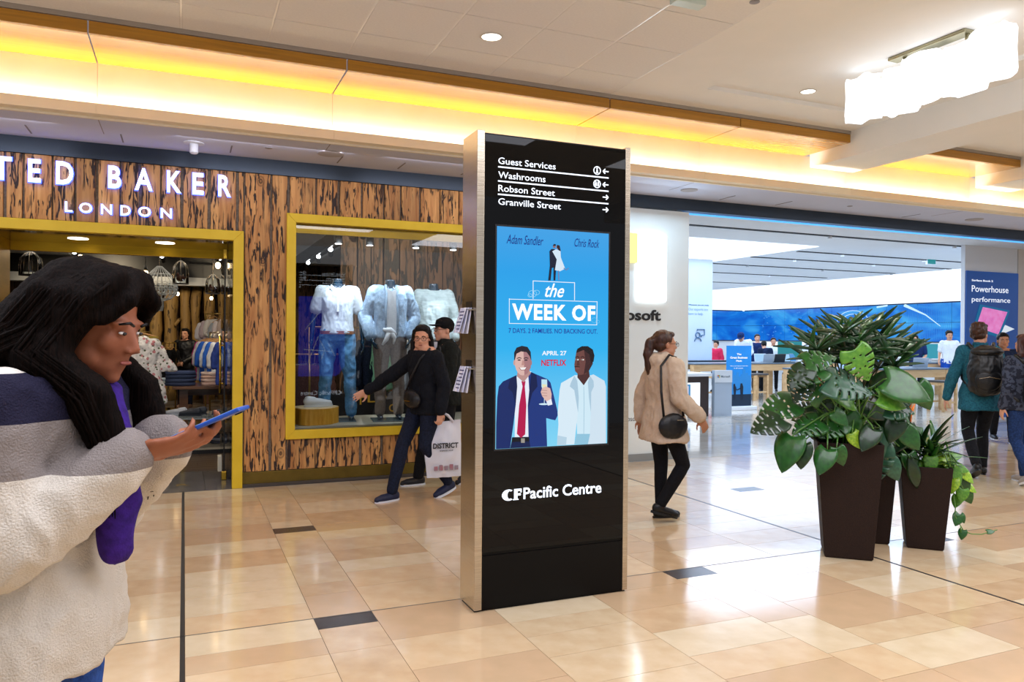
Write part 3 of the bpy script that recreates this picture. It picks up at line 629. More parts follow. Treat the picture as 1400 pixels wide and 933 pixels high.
for k in range(3): pic(strip([(466, 520+k*14), (496, 522+k*14)], 2.5), '#a77d7a', 'printed_finger_line')
pic([(492, 580), (518, 566), (524, 596), (500, 602)], '#e6ecf7', 'printed_cuff')
# man in the pale suit
pic([(640, 440), (720, 440), (730, 560), (724, 755), (655, 755), (650, 560)], '#cfe9f6', 'printed_shirt')
pic([(548, 812), (556, 700), (552, 640), (562, 520), (570, 482), (640, 442), (656, 470), (664, 560), (660, 640), (652, 700), (640, 808)], '#d7eaf6', 'printed_jacket')
pic([(722, 442), (742, 436), (800, 470), (808, 500), (808, 640), (808, 806), (700, 808), (722, 752), (728, 640), (722, 540)], '#cfe2f0', 'printed_jacket')
pic([(640, 442), (622, 480), (616, 500), (640, 520), (660, 640), (664, 560), (656, 470)], '#aac8dc', 'printed_lapel')
pic([(722, 442), (742, 470), (744, 500), (730, 530), (728, 640), (718, 560), (712, 480)], '#aac8dc', 'printed_lapel')
pic([(640, 808), (652, 752), (724, 752), (712, 808)], '#8fc3dc', 'printed_trousers')
pic(strip([(690, 500), (692, 600), (690, 752)], 2), '#88b4cc', 'printed_placket')
pic([(550, 760), (600, 770), (596, 812), (548, 812)], '#b6d2e4', 'printed_cuff')
pic([(660, 400), (716, 400), (722, 446), (690, 494), (656, 452)], '#4b2c2c', 'printed_neck')
pic([(645, 350), (652, 308), (690, 292), (732, 312), (738, 370), (722, 410), (700, 434), (664, 440), (644, 418), (640, 384)], '#6d4440', 'printed_face')
pic([(690, 300), (738, 330), (738, 380), (716, 420), (690, 436), (700, 370)], '#3d2426', 'printed_face_shade')
pic([(650, 322), (656, 300), (680, 286), (712, 286), (738, 304), (747, 336), (742, 368), (728, 376), (720, 330), (690, 306)], '#1b1519', 'printed_hair')
for ex in (656, 684): pic(oval(ex, 358, 8, 3.5, 12), '#e8e4e0', 'printed_eye'); pic(oval(ex-3, 358, 3, 3.2, 8), '#14100f', 'printed_pupil'); pic(strip([(ex-11, 346), (ex, 341), (ex+11, 347)], 4), '#1b1112', 'printed_eyebrow')
pic([(656, 362), (664, 360), (668, 388), (652, 390)], '#54302f', 'printed_nose'); pic(oval(656, 404, 11, 5, 12), '#7f4a4c', 'printed_lips'); pic(strip([(640, 396), (652, 394), (668, 396)], 4), '#241618', 'printed_moustache')
# small couple on the lettering
pic([(468, 660), (478, 648), (500, 650), (505, 700), (500, 760), (497, 803), (488, 803), (488, 740), (480, 742), (474, 803), (462, 803), (470, 730)], '#141a33', 'printed_small_suit', S1)
pic(oval(492, 635, 7, 10, 12), '#8a6a70', 'printed_small_head', S1); pic([(484, 634), (490, 624), (500, 626), (500, 632)], '#141420', 'printed_small_hair', S1)
pic([(482, 660), (500, 650), (522, 658), (524, 690), (545, 745), (520, 758), (495, 752), (504, 700)], '#d4e6f6', 'printed_small_dress', S1)
pic(oval(510, 640, 8, 10, 12), '#b0868a', 'printed_small_head', S1); pic([(503, 640), (506, 628), (518, 632), (524, 660), (514, 656)], '#2a1c22', 'printed_small_hair', S1)
pic(strip([(512, 755), (514, 802)], 6), '#6a7fb0', 'printed_small_leg', S1); pic(strip([(538, 742), (550, 752), (562, 742)], 5), '#6a7fb0', 'printed_small_leg', S1)
def frame_line(pts, mp, w=3.2): pic(strip(pts, w), '#f4f8ff', 'printed_line', mp)
frame_line([(388, 893), (388, 804)], S1); frame_line([(386, 805), (592, 814)], S1); frame_line([(591, 812), (591, 900)], S1)
frame_line([(294, 32), (294, 166)], S2); frame_line([(292, 36), (762, 50)], S2); frame_line([(760, 48), (758, 172)], S2); frame_line([(292, 165), (760, 173)], S2)
for cx, cy, r in ((385, 868, 20), (405, 862, 14), (372, 876, 10)): pic(strip(oval(cx, cy, r, r*.8, 18, 0, 359), 2.2), '#9ad8f6', 'printed_doodle', S1)
for cx, cy, r in ((745, 148, 16), (762, 156, 10)): pic(strip(oval(cx, cy, r, r*.8, 16, 0, 359), 2.0), '#74c4f0', 'printed_doodle', S2)
def ptext(s, col, a, b, mp, bold=0, shear=0, name='printed_text', es=1.0, sp=1.0):
    (x0, z0), (x1, z1) = mp(*a), mp(*b); layer[0] += 1
    text(s, glow('print_'+col.strip('#'), col, es), x0, x1, min(z0, z1), max(z0, z1), PY-.00009*layer[0], .00008, scr, name, bold, shear, spacing=sp)
ptext('Adam Sandler', '#12257e', (257, 622), (438, 588), S1, .004, .35); ptext('Chris Rock', '#12257e', (590, 637), (712, 604), S1, .004, .35)
ptext('the', '#ffffff', (446, 884), (540, 820), S1, .008, .4, es=1.2)
ptext('WEEK OF', '#ffffff', (308, 146), (750, 70), S2, .035, 0, es=1.3, sp=1.12)
ptext('7 DAYS. 2 FAMILIES. NO BACKING OUT.', '#1d3f9e', (290, 216), (762, 196), S2, .012)
ptext('APRIL 27', '#f4f8ff', (467, 335), (597, 311), S2, .022, es=1.2); ptext('NETFLIX', '#d0143a', (463, 391), (596, 357), S2, .028)
# rear screen
rs = MB().box(2*KM-SX1, 2*KM-SX0, KY1-.002, KY1+.0015, SZ0, SZ1).build('rear_screen', glow('rear_blue', '#0a2fd0', 1.6), ks)
for pts in ([(1.75, 1.1), (1.9, 1.5)], [(1.95, 1.15), (2.0, 1.3), (1.92, 1.45)], [(1.7, 1.6), (1.9, 1.85)], [(2.05, 1.4), (2.15, 1.2)], [(1.68, 1.3), (2.1, 1.27)]):
    MB().tube([(a, KY1+.003, b) for a, b in pts], .006, 5).build('screen_stroke', glow('stroke_white', '#dfe6ff', 1.4), rs)
# brochure holders on the left side
for i, z in enumerate((1.565, 1.24)):
    y = 3.995
    t = MB().box(KX0-.022, KX0, y-.06, y+.075, z+.085, z+.092).build('leaflet_holder', steel, ks); t['label'] = ['upper', 'lower'][i]+' leaflet holder with folded paper leaflets'
    MB().box(KX0-.003, KX0, y-.03, y+.055, z+.10, z+.135).build('slot', mat('slot_black', '#14110e', rough=.4), t)
    for k in range(3):
        a = .25+k*.12; M_ = Matrix.Translation((KX0-.006-k*.012, y+.01*k, z+.10)) @ Matrix.Rotation(a*.6, 4, 'Y')
        f = MB().box(-.0015, .0015, -.045, .045, -.145, .0, M_).build('leaflet', mat('leaflet_paper', '#d9d7e2', '#b9bcd6', rough=.5, scale=(40, 40, 12), detail=1, lo=.45, hi=.5), t)
        if k == 2:
            for q in range(6): MB().box(-.0022, -.0015, -.038, .036-.012*(q % 3), -.02-.02*q-.007, -.02-.02*q, M_).build('print_line', mat('leaflet_ink', '#3a3a66', rough=.5), t)

# ================================================================== ELECTRONICS SHOP
white = mat('shop_white', '#e3e8ee', rough=.5, scale=2); softw = mat('shop_ceiling_white', '#e6eef6', '#e8f0f8', rough=.7, scale=2)
ef = MB().box(4.42, 24, 7.96, 25.4, -.12, -.004).build('floor_electronics_shop', grout); tag(ef, kind='structure')
st = {}; pave(4.42, 21.2, 7.965, 25.2, st, random.Random(8)); fm = MB(); ml = []
pale = {}
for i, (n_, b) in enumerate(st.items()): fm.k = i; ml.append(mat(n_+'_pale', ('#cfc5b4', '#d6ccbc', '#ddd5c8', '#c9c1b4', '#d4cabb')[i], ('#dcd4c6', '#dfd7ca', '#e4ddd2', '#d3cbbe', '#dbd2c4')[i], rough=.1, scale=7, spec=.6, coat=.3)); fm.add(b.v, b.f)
tag(fm.build('shop_floor_tiles', ml, ef), kind='stuff')
tag(MB().box(4.42, 21.3, 8.13, 25.4, 3.3, 3.4).build('ceiling_electronics_shop', softw), kind='structure')
tag(MB().box(4.42, 5.85, 8.0, 8.3, 0, 3.10).build('wall_sign', mat('sign_wall', '#dbe4e6', '#e2eaec', rough=.25, scale=1.5, coat=.4)), kind='structure')
tag(MB().box(4.35, 4.42, 7.98, 8.3, 0, 3.10).build('trim_5', mat('dark_reveal', '#2a2d30', rough=.4)), kind='structure')
tag(MB().box(4.42, 5.86, 7.985, 8.0, 0, .09).build('baseboard_sign', mat('base_steel', '#9ba0a2', rough=.3, metal=.7)), kind='structure')
tag(MB().box(4.4, 4.45, 8.3, 25.4, 0, 3.3).build('wall_electronics_left', white), kind='structure')
tag(MB().box(4.4, 21.2, 25.0, 25.4, 0, 3.3).build('wall_electronics_back', white), kind='structure')
tag(MB().box(21.02, 21.4, 7.9, 25.4, 0, 3.3).build('wall_electronics_right', white), kind='structure')
# lit emblem panel and name
es_ = thing('shop_emblem_sign', 'glowing white square emblem panel with yellow block above shop name', 'sign', (5.1, 7.97, 1.95))
eg = glow('emblem_white', '#f2fbff', 3.2)
MB().box(5.075, 5.49, 7.955, 7.998, 1.96, 2.79).build('light_panel', eg, es_, bevel=.01)
for x0, x1, z0, z1, c in ((4.50, 4.90, 2.4, 2.79, '#d86a3a'), (4.50, 4.90, 1.96, 2.375, '#3aa0d8')): MB().box(x0, x1, 7.955, 7.998, z0, z1).build('colour_block', glow('emblem'+c, c, 1.6), es_, bevel=.01)
MB().box(4.95, 5.065, 7.953, 7.998, 2.425, 2.785).build('yellow_block', glow('emblem_yellow', '#f5e79a', 1.3), es_, bevel=.004)
area('emblem_glow', (5.28, 7.9, 2.38), (rad(-90), 0, 0), .5, .9, 5, '#bfe6ff')
area('added_sign_wash', (5.15, 7.6, 3.2), (rad(-20), 0, 0), 1.2, .2, 16, '#cfeaff')  # added lamp without a fitting, lifts the brightness around the sign wall
nm = thing('shop_name_sign', 'black raised letters of the electronics shop name on pale wall', 'sign', (5, 7.99, 1.72))
text('Microsoft', mat('letter_black', '#101216', rough=.4), 4.49, 5.43, 1.725, 1.86, 7.998, .012, nm, 'lettering', .022)
text('Microsoft', mat('letter_grey', '#6d7072', rough=.5), 4.82, 5.125, .495, .555, 7.998, .002, nm, 'small_lettering', 0)
# luminous ceiling panels, slots with small lamps
def lum(x0, x1, y0, y1, s=1.9, z=3.298):
    t = thing('luminous_panel', None, None, ((x0+x1)/2, (y0+y1)/2, z), kind='structure'); t.name = 'ceiling_luminous_panel'
    MB().box(x0, x1, y0, y1, z-.012, z).build('diffuser', glow('ceiling_glow', '#e2efff', s), t)
lum(7.0, 11.15, 11.15, 21.0); lum(17.7, 20.9, 9.5, 24.9)
glow('wall_glow', '#e2efff', 1.7); MB().box(20.99, 21.02, 9.5, 24.99, 2.66, 3.29).build('lit_wall_band', MATS['wall_glow'], None)  # plain wall above the screens; emission stands in for the light washing it
tag(bpy.data.objects['lit_wall_band'], kind='structure'); bpy.data.objects['lit_wall_band'].name = 'wall_wash_glow_1'
tag(MB().box(14.5, 20.99, 24.97, 24.99, 2.66, 3.29).build('wall_wash_glow_2', MATS['wall_glow']), kind='structure')  # same painted wash of light, on the back wall
slotm = mat('slot_black2', '#20262e', rough=.6)
for i, (y, x0, x1) in enumerate(((9.95, 5.9, 17.2), (11.95, 11.4, 17.5), (13.2, 11.3, 17.5), (14.75, 11.3, 17.4), (16.7, 11.3, 17.0), (19.5, 11.3, 17.4))):
    t = thing('ceiling_track_slot', ['nearest and longest', 'second', 'third', 'fourth', 'fifth', 'farthest'][i]+' dark lighting slot in the white electronics shop ceiling', 'lighting track', (x0, y, 3.3), group='dark lighting slots in the white shop ceiling')
    MB().box(x0, x1, y-.045, y+.045, 3.288, 3.2995).build('slot', slotm, t)
    x = x0+1.2
    while x < x1:
        h = MB().cyl((x, y, 3.292), (x, y, 3.25), .035).build('lamp_head', mat('lamp_head_white', '#dfe6ee', rough=.3), t); x += 2.4 if i else 3.1
vsl = mat('vs', '#b9c9d9', rough=.6)
# curved video wall of separate panels
vw = thing('video_wall', 'long blue video wall of tiled screens along the right shop wall', 'screen', (21, 20, 1.47))
def vmat(name, c1, c2, c3, seed):
    M = bpy.data.materials.new(name); M.use_nodes = True; nt = M.node_tree; b = nt.nodes['Principled BSDF']; b.inputs['Base Color'].default_value = (0, 0, 0, 1); b.inputs['Roughness'].default_value = .15
    tc = nt.nodes.new('ShaderNodeTexCoord'); mp = nt.nodes.new('ShaderNodeMapping'); mp.inputs['Location'].default_value = (seed, seed*2, 0); mp.inputs['Scale'].default_value = (.35, .35, .8); nt.links.new(tc.outputs['Object'], mp.inputs[0])
    n = nt.nodes.new('ShaderNodeTexNoise'); n.inputs['Scale'].default_value = 1.6; n.inputs['Detail'].default_value = 3; n.inputs['Distortion'].default_value = 1.2; nt.links.new(mp.outputs[0], n.inputs['Vector'])
    r = nt.nodes.new('ShaderNodeValToRGB'); el = r.color_ramp.elements; el[0].position = .3; el[0].color = (*hx(c1), 1); el[1].position = .72; el[1].color = (*hx(c3), 1); q = el.new(.5); q.color = (*hx(c2), 1)
    nt.links.new(n.outputs['Fac'], r.inputs[0]); nt.links.new(r.outputs[0], b.inputs['Emission Color']); b.inputs['Emission Strength'].default_value = 1.0; return M
vm = vmat('video_image', '#0b48bd', '#1576dc', '#45b0f2', 3)
vz = (1.475, 2.06, 2.655)
for k in range(9):
    y0 = 14.6+k*1.145
    for a, b in zip(vz, vz[1:]): MB().box(20.95, 20.985, y0+.008, y0+1.137, a+.006, b-.006).build('screen_panel', vm, vw)
for k in range(4):
    x1 = 20.9-k*1.3
    for a, b in zip(vz, vz[1:]): MB().box(x1-1.29, x1-.01, 24.92, 24.955, a+.006, b-.006).build('screen_panel', vm, vw)
MB().box(20.96, 20.99, 14.5, 24.9, 1.45, 2.69).box(15.6, 20.9, 24.94, 24.96, 1.45, 2.69).build('screen_frame', mat('video_frame', '#0c1a3c', rough=.4), vw)
MB().box(20.80, 20.985, 24.86, 24.95, 1.475, 2.655).build('corner_screen', vm, vw)
gl = glow('video_white', '#bfe2ff', 1.2); ov = MB()
for cy, cz, r in ((19.4, 2.1, .42), (19.4, 2.1, .30)): ov.tube([(20.945, cy+r*1.6*math.cos(2*math.pi*k/24), cz+r*math.sin(2*math.pi*k/24)) for k in range(25)], .012, 4)
ov.tube([(20.945, 17.35, 2.62), (20.945, 16.6, 2.3), (20.945, 16.1, 1.95)], [.05, .02, .01], 5); ov.tube([(20.945, 18.4, 2.6), (20.945, 18.0, 2.64)], .03, 5)
ov.build('image_highlight', gl, vw)
ov = MB(); rr_ = random.Random(4)
for k in range(60): a, c = rr_.uniform(20.6, 23.8), rr_.uniform(1.6, 2.55); ov.box(20.94, 20.946, a, a+.07, c, c+.035)
for k in range(24): a = 15.8+k*.06; ov.box(20.94, 20.944, a, a+.012, 1.55, 2.6)
ov.build('image_dots', glow('video_dot', '#3f8fe8', 1), vw)
# counter line under the wall
sh = thing('wall_shelf', 'long white shelf with small packages under the blue video wall', 'shelf', (20.8, 20, .9))
MB().box(20.55, 21.0, 14.6, 24.9, .95, 1.0).build('shelf_top', white, sh); MB().box(20.7, 21.0, 14.6, 24.9, 1.0, 1.42).build('back_panel', glow('lit_back', '#e9f3fb', 1.3), sh)
pk = (('#3a9d6a', 'green'), ('#2f8f8a', 'teal'), ('#2b5c8c', 'blue'), ('#9ec7b8', 'mint'), ('#d6e2ea', 'white'), ('#446688', 'slate'), ('#6db392', 'sea green'), ('#c9d6df', 'pale grey'), ('#33557a', 'navy'), ('#b5485a', 'red'), ('#58a0a8', 'turquoise'), ('#dde6ee', 'bright white'))
for q, (c, cn) in enumerate(pk):
    for n2 in range(2):
        y = 17.0+q*.62+n2*.3; tag(MB().box(20.6, 20.72, y, y+.2, 1.0, 1.16+.07*((q*3+n2) % 3)).build('package', mat('pkg'+c, c, rough=.4)), ('nearer', 'farther')[n2]+' of two '+cn+' product boxes on shelf below video wall', 'box', 'boxed products on the long shelf under the video wall')
# structural pillar with the blue laptop poster
pil = MB().box(13.39, 14.87, 9.8, 9.88, 0, 3.3).build('wall_pillar', white); tag(pil, kind='structure')
tag(MB().box(14.9, 21, 9.8, 10.0, 0, 3.3).build('wall_right_of_pillar', mat('beige_panel', '#d8d2ca', rough=.5)), kind='structure')
pp = thing('laptop_poster', 'tall blue laptop advertisement with white headline on the white pillar', 'poster', (14.1, 9.79, 0))
MB().box(13.40, 14.87, 9.775, 9.798, .05, 2.82).build('panel', mat('poster_navy', '#12407f', '#154a92', rough=.3, scale=1, emit='#0f3f86', es=.45), pp)
def at98(px, py): p = at(px, py, Y=9.775); return p.x, p.z
gp = glow('poster_white', '#eef4ff', 1.1)
x0, z0 = at98(1328.5, 384.5); text('Surface Book 2', gp, x0, at98(1357.5, 384)[0], z0, z0+.036, 9.774, .002, pp, 'headline_small', .02)
x0, z0 = at98(1328.5, 397.5); text('Powerhouse', gp, x0, at98(1378.5, 397)[0], z0-.02, z0+.10, 9.774, .002, pp, 'headline', 0)
x0, z0 = at98(1328.5, 411); text('performance', gp, x0, at98(1381, 410)[0], z0-.05, z0+.075, 9.774, .002, pp, 'headline', 0)
def q98(*pts): return [at98(1120+x/4.057, 250+y/4.057) for x, y in pts]
b = MB(); b.prism(q98((890, 675), (1055, 710), (1000, 860), (850, 815)), 9.766, 9.774); b.build('laptop_lid', glow('lid_teal', '#1e6a98', .9), pp)
b = MB(); b.prism(q98((905, 690), (1040, 718), (990, 842), (868, 800)), 9.760, 9.766); b.build('laptop_screen', mat('pink_screen', '#b34f9a', '#e39ac8', scale=9, emit='#c86ab0', es=.8), pp)
b = MB(); b.prism(q98((1030, 790), (1080, 812), (1000, 845)), 9.762, 9.774); b.build('laptop_base', glow('lid_white', '#dfeaf5', .9), pp)
# free-standing column display, banner, demo counter
cdp = thing('advice_panel', 'pale grey hanging panel with person icon beside the sign wall', 'sign', (10.5, 14.0, 1.03))
MB().box(9.9, 10.885, 14.0, 14.3, 1.03, 3.29).build('panel', mat('advice_grey', '#b9cadb', '#c2d2e2', rough=.5, scale=1), cdp)
MB().box(9.9, 11.3, 13.97, 14.35, .99, 1.03).build('dark_shelf_edge', mat('edge_dark', '#26303a', rough=.5), cdp)
txm = mat('advice_text', '#4a6f92', rough=.5); txt2 = mat('advice_text2', '#8fabc4', rough=.5)
def a14(px, py): p = at(px, py, Y=13.99); return p.x, p.z
x0, z0 = a14(941.5, 417.5); text('Whenever you are ready', txm, x0, a14(969.5, 417)[0], z0-.01, z0+.025, 13.999, .004, cdp, 'caption', .02)
x0, z0 = a14(941.5, 424.5); text('Our experts are', txt2, x0, a14(968, 424)[0], z0-.02, z0+.06, 13.999, .004, cdp, 'caption', 0)
x0, z0 = a14(941.5, 430.5); text('here to help.', txt2, x0, a14(962, 430)[0], z0-.02, z0+.055, 13.999, .004, cdp, 'caption', 0)
def ic14(x, y): p = at(850+x/4.057, 250+y/4.057, Y=13.99); return (p.x, 13.985, p.z)
b = MB(); b.tube([ic14(422+12*math.cos(a), 845+14*math.sin(a)) for a in [2*math.pi*k/16 for k in range(17)]], .012, 5)
b.tube([ic14(403, 880), ic14(408, 866), ic14(422, 860), ic14(436, 866), ic14(441, 880)], .012, 5); b.tube([ic14(418, 822), ic14(418, 814), ic14(458, 814), ic14(458, 846), ic14(446, 846), ic14(440, 854), ic14(440, 846)], .012, 5); b.build('person_icon', txm, cdp)
bn = thing('pitch_banner', 'blue roll-up banner with two silhouetted figures shaking hands on white foot', 'banner', (10.9, 13.1, 0))
MB().box(10.575, 11.225, 13.10, 13.12, .08, 1.37).build('banner_sheet', mat('banner_blue', '#1570b5', '#1a7cc4', rough=.4, scale=1, emit='#1170bb', es=.5), bn)
MB().box(10.53, 11.27, 12.95, 13.27, 0, .08).build('banner_foot', white, bn, bevel=.01)
MB().box(10.575, 11.225, 13.094, 13.099, .08, .33).build('dark_ground', mat('banner_navy', '#0f2c44', rough=.4), bn)
def b13(x, y): p = at(940+x/5.182, 400+y/5.182, Y=13.094); return (p.x, p.z)
for s, a, b_, bo in (('The', (350, 445), (382, 431), .03), ('Great Business', (303, 470), (425, 454), .03), ('Pitch', (346, 492), (385, 479), .03), ('Win a cash injection and make', (303, 526), (428, 518), 0), ('it all count', (330, 541), (394, 533), 0)):
    (x0, z0), (x1, z1) = b13(*a), b13(*b_); text(s, gp, x0, x1, z0, z1, 13.098, .003, bn, 'headline', bo)
b = MB()
for pts in ([(326, 650), (336, 648), (338, 662), (345, 675), (342, 710), (337, 762), (324, 762), (328, 715), (324, 680)], [(376, 645), (387, 645), (394, 670), (392, 715), (394, 760), (378, 762), (374, 715), (372, 675)], [(342, 680), (350, 688), (376, 676), (376, 684), (352, 694), (341, 690)]):
    b.prism([b13(*q) for q in pts], 13.090, 13.094)
b.build('silhouettes', mat('silhouette', '#0b2137', rough=.5), bn)
b = MB(); rz_ = random.Random(2); x = 10.58
while x < 11.2: w_ = rz_.uniform(.03, .08); b.box(x, min(x+w_, 11.222), 13.096, 13.0995, .33, rz_.uniform(.68, .88)); x += w_
b.build('pale_skyline', mat('banner_mid', '#2d8ad0', rough=.4), bn)
dc = thing('demo_counter', 'low white demonstration counter with dark-framed lit display front', 'counter', (8.9, 12.2, 0))
dark = mat('counter_dark', '#33282a', rough=.4)
MB().box(7.9, 9.42, 12.2, 12.9, .0, .78).build('cabinet', dark, dc, bevel=.01); MB().box(7.88, 9.46, 12.15, 12.95, .78, .84).build('worktop', white, dc, bevel=.006)
MB().box(8.1, 9.2, 12.185, 12.199, .10, .66).build('lit_display', glow('display_white', '#eef6ff', 1.4), dc)
MB().box(8.45, 8.97, 12.178, 12.185, .22, .63).build('tablet_picture', glow('tablet_blue', '#4a8fc4', 1), dc); MB().box(8.5, 8.92, 12.172, 12.178, .25, .60).build('tablet_light', glow('tablet_pink', '#d6c8dc', 1.2), dc)
dp = thing('name_panel', 'narrow grey upright panel with small shop name beside demonstration counter', 'panel', (9.7, 12.15, 0))
MB().box(9.49, 9.91, 12.12, 12.2, 0, .895).build('panel_body', mat('panel_grey', '#a9b9cc', rough=.4), dp); MB().box(9.49, 9.91, 12.11, 12.12, .66, .895).build('panel_top', mat('panel_white', '#d5dde6', rough=.4), dp)
text('Microsoft', mat('letter_grey2', '#5d6f80', rough=.5), 9.64, 9.86, .755, .80, 12.11, .002, dp, 'small_lettering', .01)
for i, c in enumerate(('#d8552e', '#7fb13a', '#2f9fd8', '#f0c030')): MB().box(9.555+.03*(i % 2), 9.58+.03*(i % 2), 12.104, 12.11, .78-.03*(i//2), .805-.03*(i//2)).build('logo_square', mat('sq'+c, c), dp)
lt = thing('demo_tablet', 'white tablet leaning on the demonstration counter behind the walking woman', 'tablet', (8.6, 12.5, .84))
T_ = Matrix.Translation((8.62, 12.5, .845)) @ Matrix.Rotation(rad(-18), 4, 'X')
MB().box(-.2, .2, 0, .015, 0, .42, T_).build('tablet_body', dark, lt); MB().box(-.18, .18, -.004, 0, .02, .40, T_).build('tablet_screen', glow('tab_s', '#d7e6f4', 1.2), lt)
# tables, stools
oak = mat('light_oak', '#c39a6a', '#d6b182', rough=.45, scale=(2, 14, 14), detail=5); topd = mat('table_top_dark', '#5c6b78', rough=.3)
def table(x0, x1, y0, y1, h, lab):
    t = thing('display_table', lab, 'table', ((x0+x1)/2, (y0+y1)/2, 0), group='long oak display tables'); MB().box(x0, x1, y0, y1, h-.03, h).build('table_top', topd, t)
    MB().box(x0+.02, x1-.02, y0+.02, y0+.06, h-.2, h-.03).box(x0+.02, x1-.02, y1-.06, y1-.02, h-.2, h-.03).build('apron', oak, t)
    for x in (x0+.1, x1-.1):
        for y in (y0+.1, y1-.1): MB().box(x-.09, x+.09, y-.09, y+.09, 0, h-.03).build('leg', oak, t, bevel=.005)
    return t
table(11.9, 15.75, 11.8, 12.9, .9, 'long oak display table behind the large potted plants'); table(11.6, 15.0, 15.6, 16.8, .9, 'oak display table with laptops behind the blue banner'); table(16.4, 19.6, 14.9, 16.0, .9, 'oak display table beside customer in white shirt')
def stool(x, y, lab):
    t = thing('wooden_stool', lab, 'stool', (x, y, 0), group='square oak stools under the display tables')
    MB().box(x-.2, x+.2, y-.2, y+.2, .62, .66).build('seat', mat('stool_seat', '#4a4644', rough=.5), t)
    for i in (-1, 1):
        for j in (-1, 1): MB().box(x+i*.18-.025, x+i*.18+.025, y+j*.18-.025, y+j*.18+.025, 0, .62).build('leg', oak, t)
    for bx in ((x-.18, x+.18, y-.19, y-.17, .18, .22), (x-.18, x+.18, y+.17, y+.19, .18, .22), (x-.19, x-.17, y-.18, y+.18, .56, .62), (x+.17, x+.19, y-.18, y+.18, .56, .62)): MB().box(*bx).build('rail', oak, t)
for i, (x, y) in enumerate(((11.9, 15.1), (12.7, 15.1), (13.2, 15.2), (14.4, 15.2), (14.9, 11.4), (13.6, 11.4))):
    stool(x, y, ['oak stool immediately right of the blue banner', 'second oak stool right of the blue banner', 'third oak stool right of the blue banner', 'oak stool at far table behind plants', 'oak stool at right leg of the nearest display table', 'oak stool at the middle of the nearest display table'][i])
# devices on the tables
alu = mat('alu', '#c9d0d8', rough=.3, metal=.6)
def laptop(x, y, z, rz, lab, dark_=False, col='#9cc8ee'):
    t = thing('laptop', lab, 'laptop', (x, y, z), rz, group='laptops on display tables'); b = mat('lap_dark', '#23262b', rough=.4) if dark_ else alu
    MB().box(-.16, .16, -.11, .11, 0, .015).build('keyboard_base', b, t, world=False)
    T_ = Matrix.Translation((0, .11, .012)) @ Matrix.Rotation(rad(-16), 4, 'X')
    MB().box(-.16, .16, 0, .008, 0, .22, T_).build('lid', b, t, world=False); MB().box(-.15, .15, -.003, 0, .01, .21, T_).build('display', glow('lap_scr'+col, col, 1.1), t, world=False)
pos = [((1042, 497), 16.2), ((1049, 497), 16.1), ((1062, 497), 16.0), ((1077, 497), 16.0), ((1090, 497), 16.2), ((1103, 497), 16.1), ((1160, 500), 12.3), ((1205, 500), 12.3), ((1232, 500), 12.4), ((1255, 500), 12.3)]
for i, ((px, py), y) in enumerate(pos):
    X_ = at(px, py, Y=y).x
    laptop(X_, y, .9, rad((-20, 160, 170, -10, 20, 160, 10, -30, 20, 150)[i]), 'open laptop on '+('far table, ' if i < 6 else 'near table, ')+['just right of the banner', 'second right of banner', 'dark lid, below staff in white', 'beside tall tablet', 'left of plant leaves', 'behind the tall plant tips', 'behind left side of the plants', 'behind the middle of the plants', 'right of the palm tips', 'nearest the table end'][i], i in (2, 3), ('#9cc8ee', '#4f8fd0', '#c9dcf0')[i % 3])
tl = thing('display_monitor', 'teal display monitor on far table behind the laptops', 'monitor', (at(1080, 490, Y=16.4).x, 16.4, .9)); X_ = tl.location.x
MB().box(X_-.42, X_+.42, 16.39, 16.42, 1.02, 1.46).build('panel', glow('teal_scr', '#2f8f9c', .9), tl); MB().box(X_-.05, X_+.05, 16.4, 16.44, .9, 1.1).box(X_-.12, X_+.12, 16.3, 16.5, .9, .915).build('stand', alu, tl)
tl = thing('display_monitor', 'blue display monitor beside the customer in white at far table', 'monitor', (at(1272, 482, Y=15.4).x, 15.4, .9)); X_ = tl.location.x
MB().box(X_-.3, X_+.3, 15.39, 15.42, 1.0, 1.42).build('panel', glow('blue_scr', '#3aa0b8', .9), tl); MB().box(X_-.05, X_+.05, 15.4, 15.44, .9, 1.05).box(X_-.12, X_+.12, 15.3, 15.5, .9, .915).build('stand', alu, tl)
p = at(1273, 355, Z=3.3); q_ = at(1273, 355, Y=11.9)
t = thing('exit_sign', 'small green exit sign hanging below the white shop ceiling', 'sign', (q_.x, 11.9, q_.z))
MB().box(q_.x-.12, q_.x+.12, 11.88, 11.92, q_.z-.10, q_.z+.085).build('sign_face', glow('exit_green', '#1c8c92', .9), t); MB().box(q_.x-.135, q_.x+.135, 11.89, 11.93, q_.z-.11, q_.z+.10).build('sign_case', white, t); MB().cyl((q_.x, 11.91, q_.z+.07), (q_.x, 11.91, 3.3), .01).build('hanger', white, t)

# ================================================================== CHANDELIER of wavy opal glass bars
chx = at(1220, 81, Z=3.872).x
ch = thing('glass_chandelier', 'glowing linear chandelier of wavy opal glass shades under the recessed ceiling', 'chandelier', (chx, 4.45, 3.872))
pewter = mat('pewter', '#a7a184', rough=.35, metal=.7)
MB().box(chx-.06, chx+.06, at(1327, 40, X=chx).y, at(1220, 81, X=chx).y, 3.842, 3.872).build('canopy', pewter, ch, bevel=.01)
for y in (4.0, 4.55): MB().cyl((chx, y, 3.85), (chx, y, 3.74), .018).build('rod', pewter, ch, smooth=True)
MB().box(chx-.03, chx+.03, 3.75, 4.95, 3.735, 3.755).build('bar', pewter, ch)
opal = glow('opal_glass', '#fbfdff', 1.9); opal2 = opal
zt = 3.79; zb2 = 3.43; ya = at(1168, 140, X=chx).y; yb_ = at(1389, 80, X=chx).y
n = 5; L_ = (ya-yb_)/n
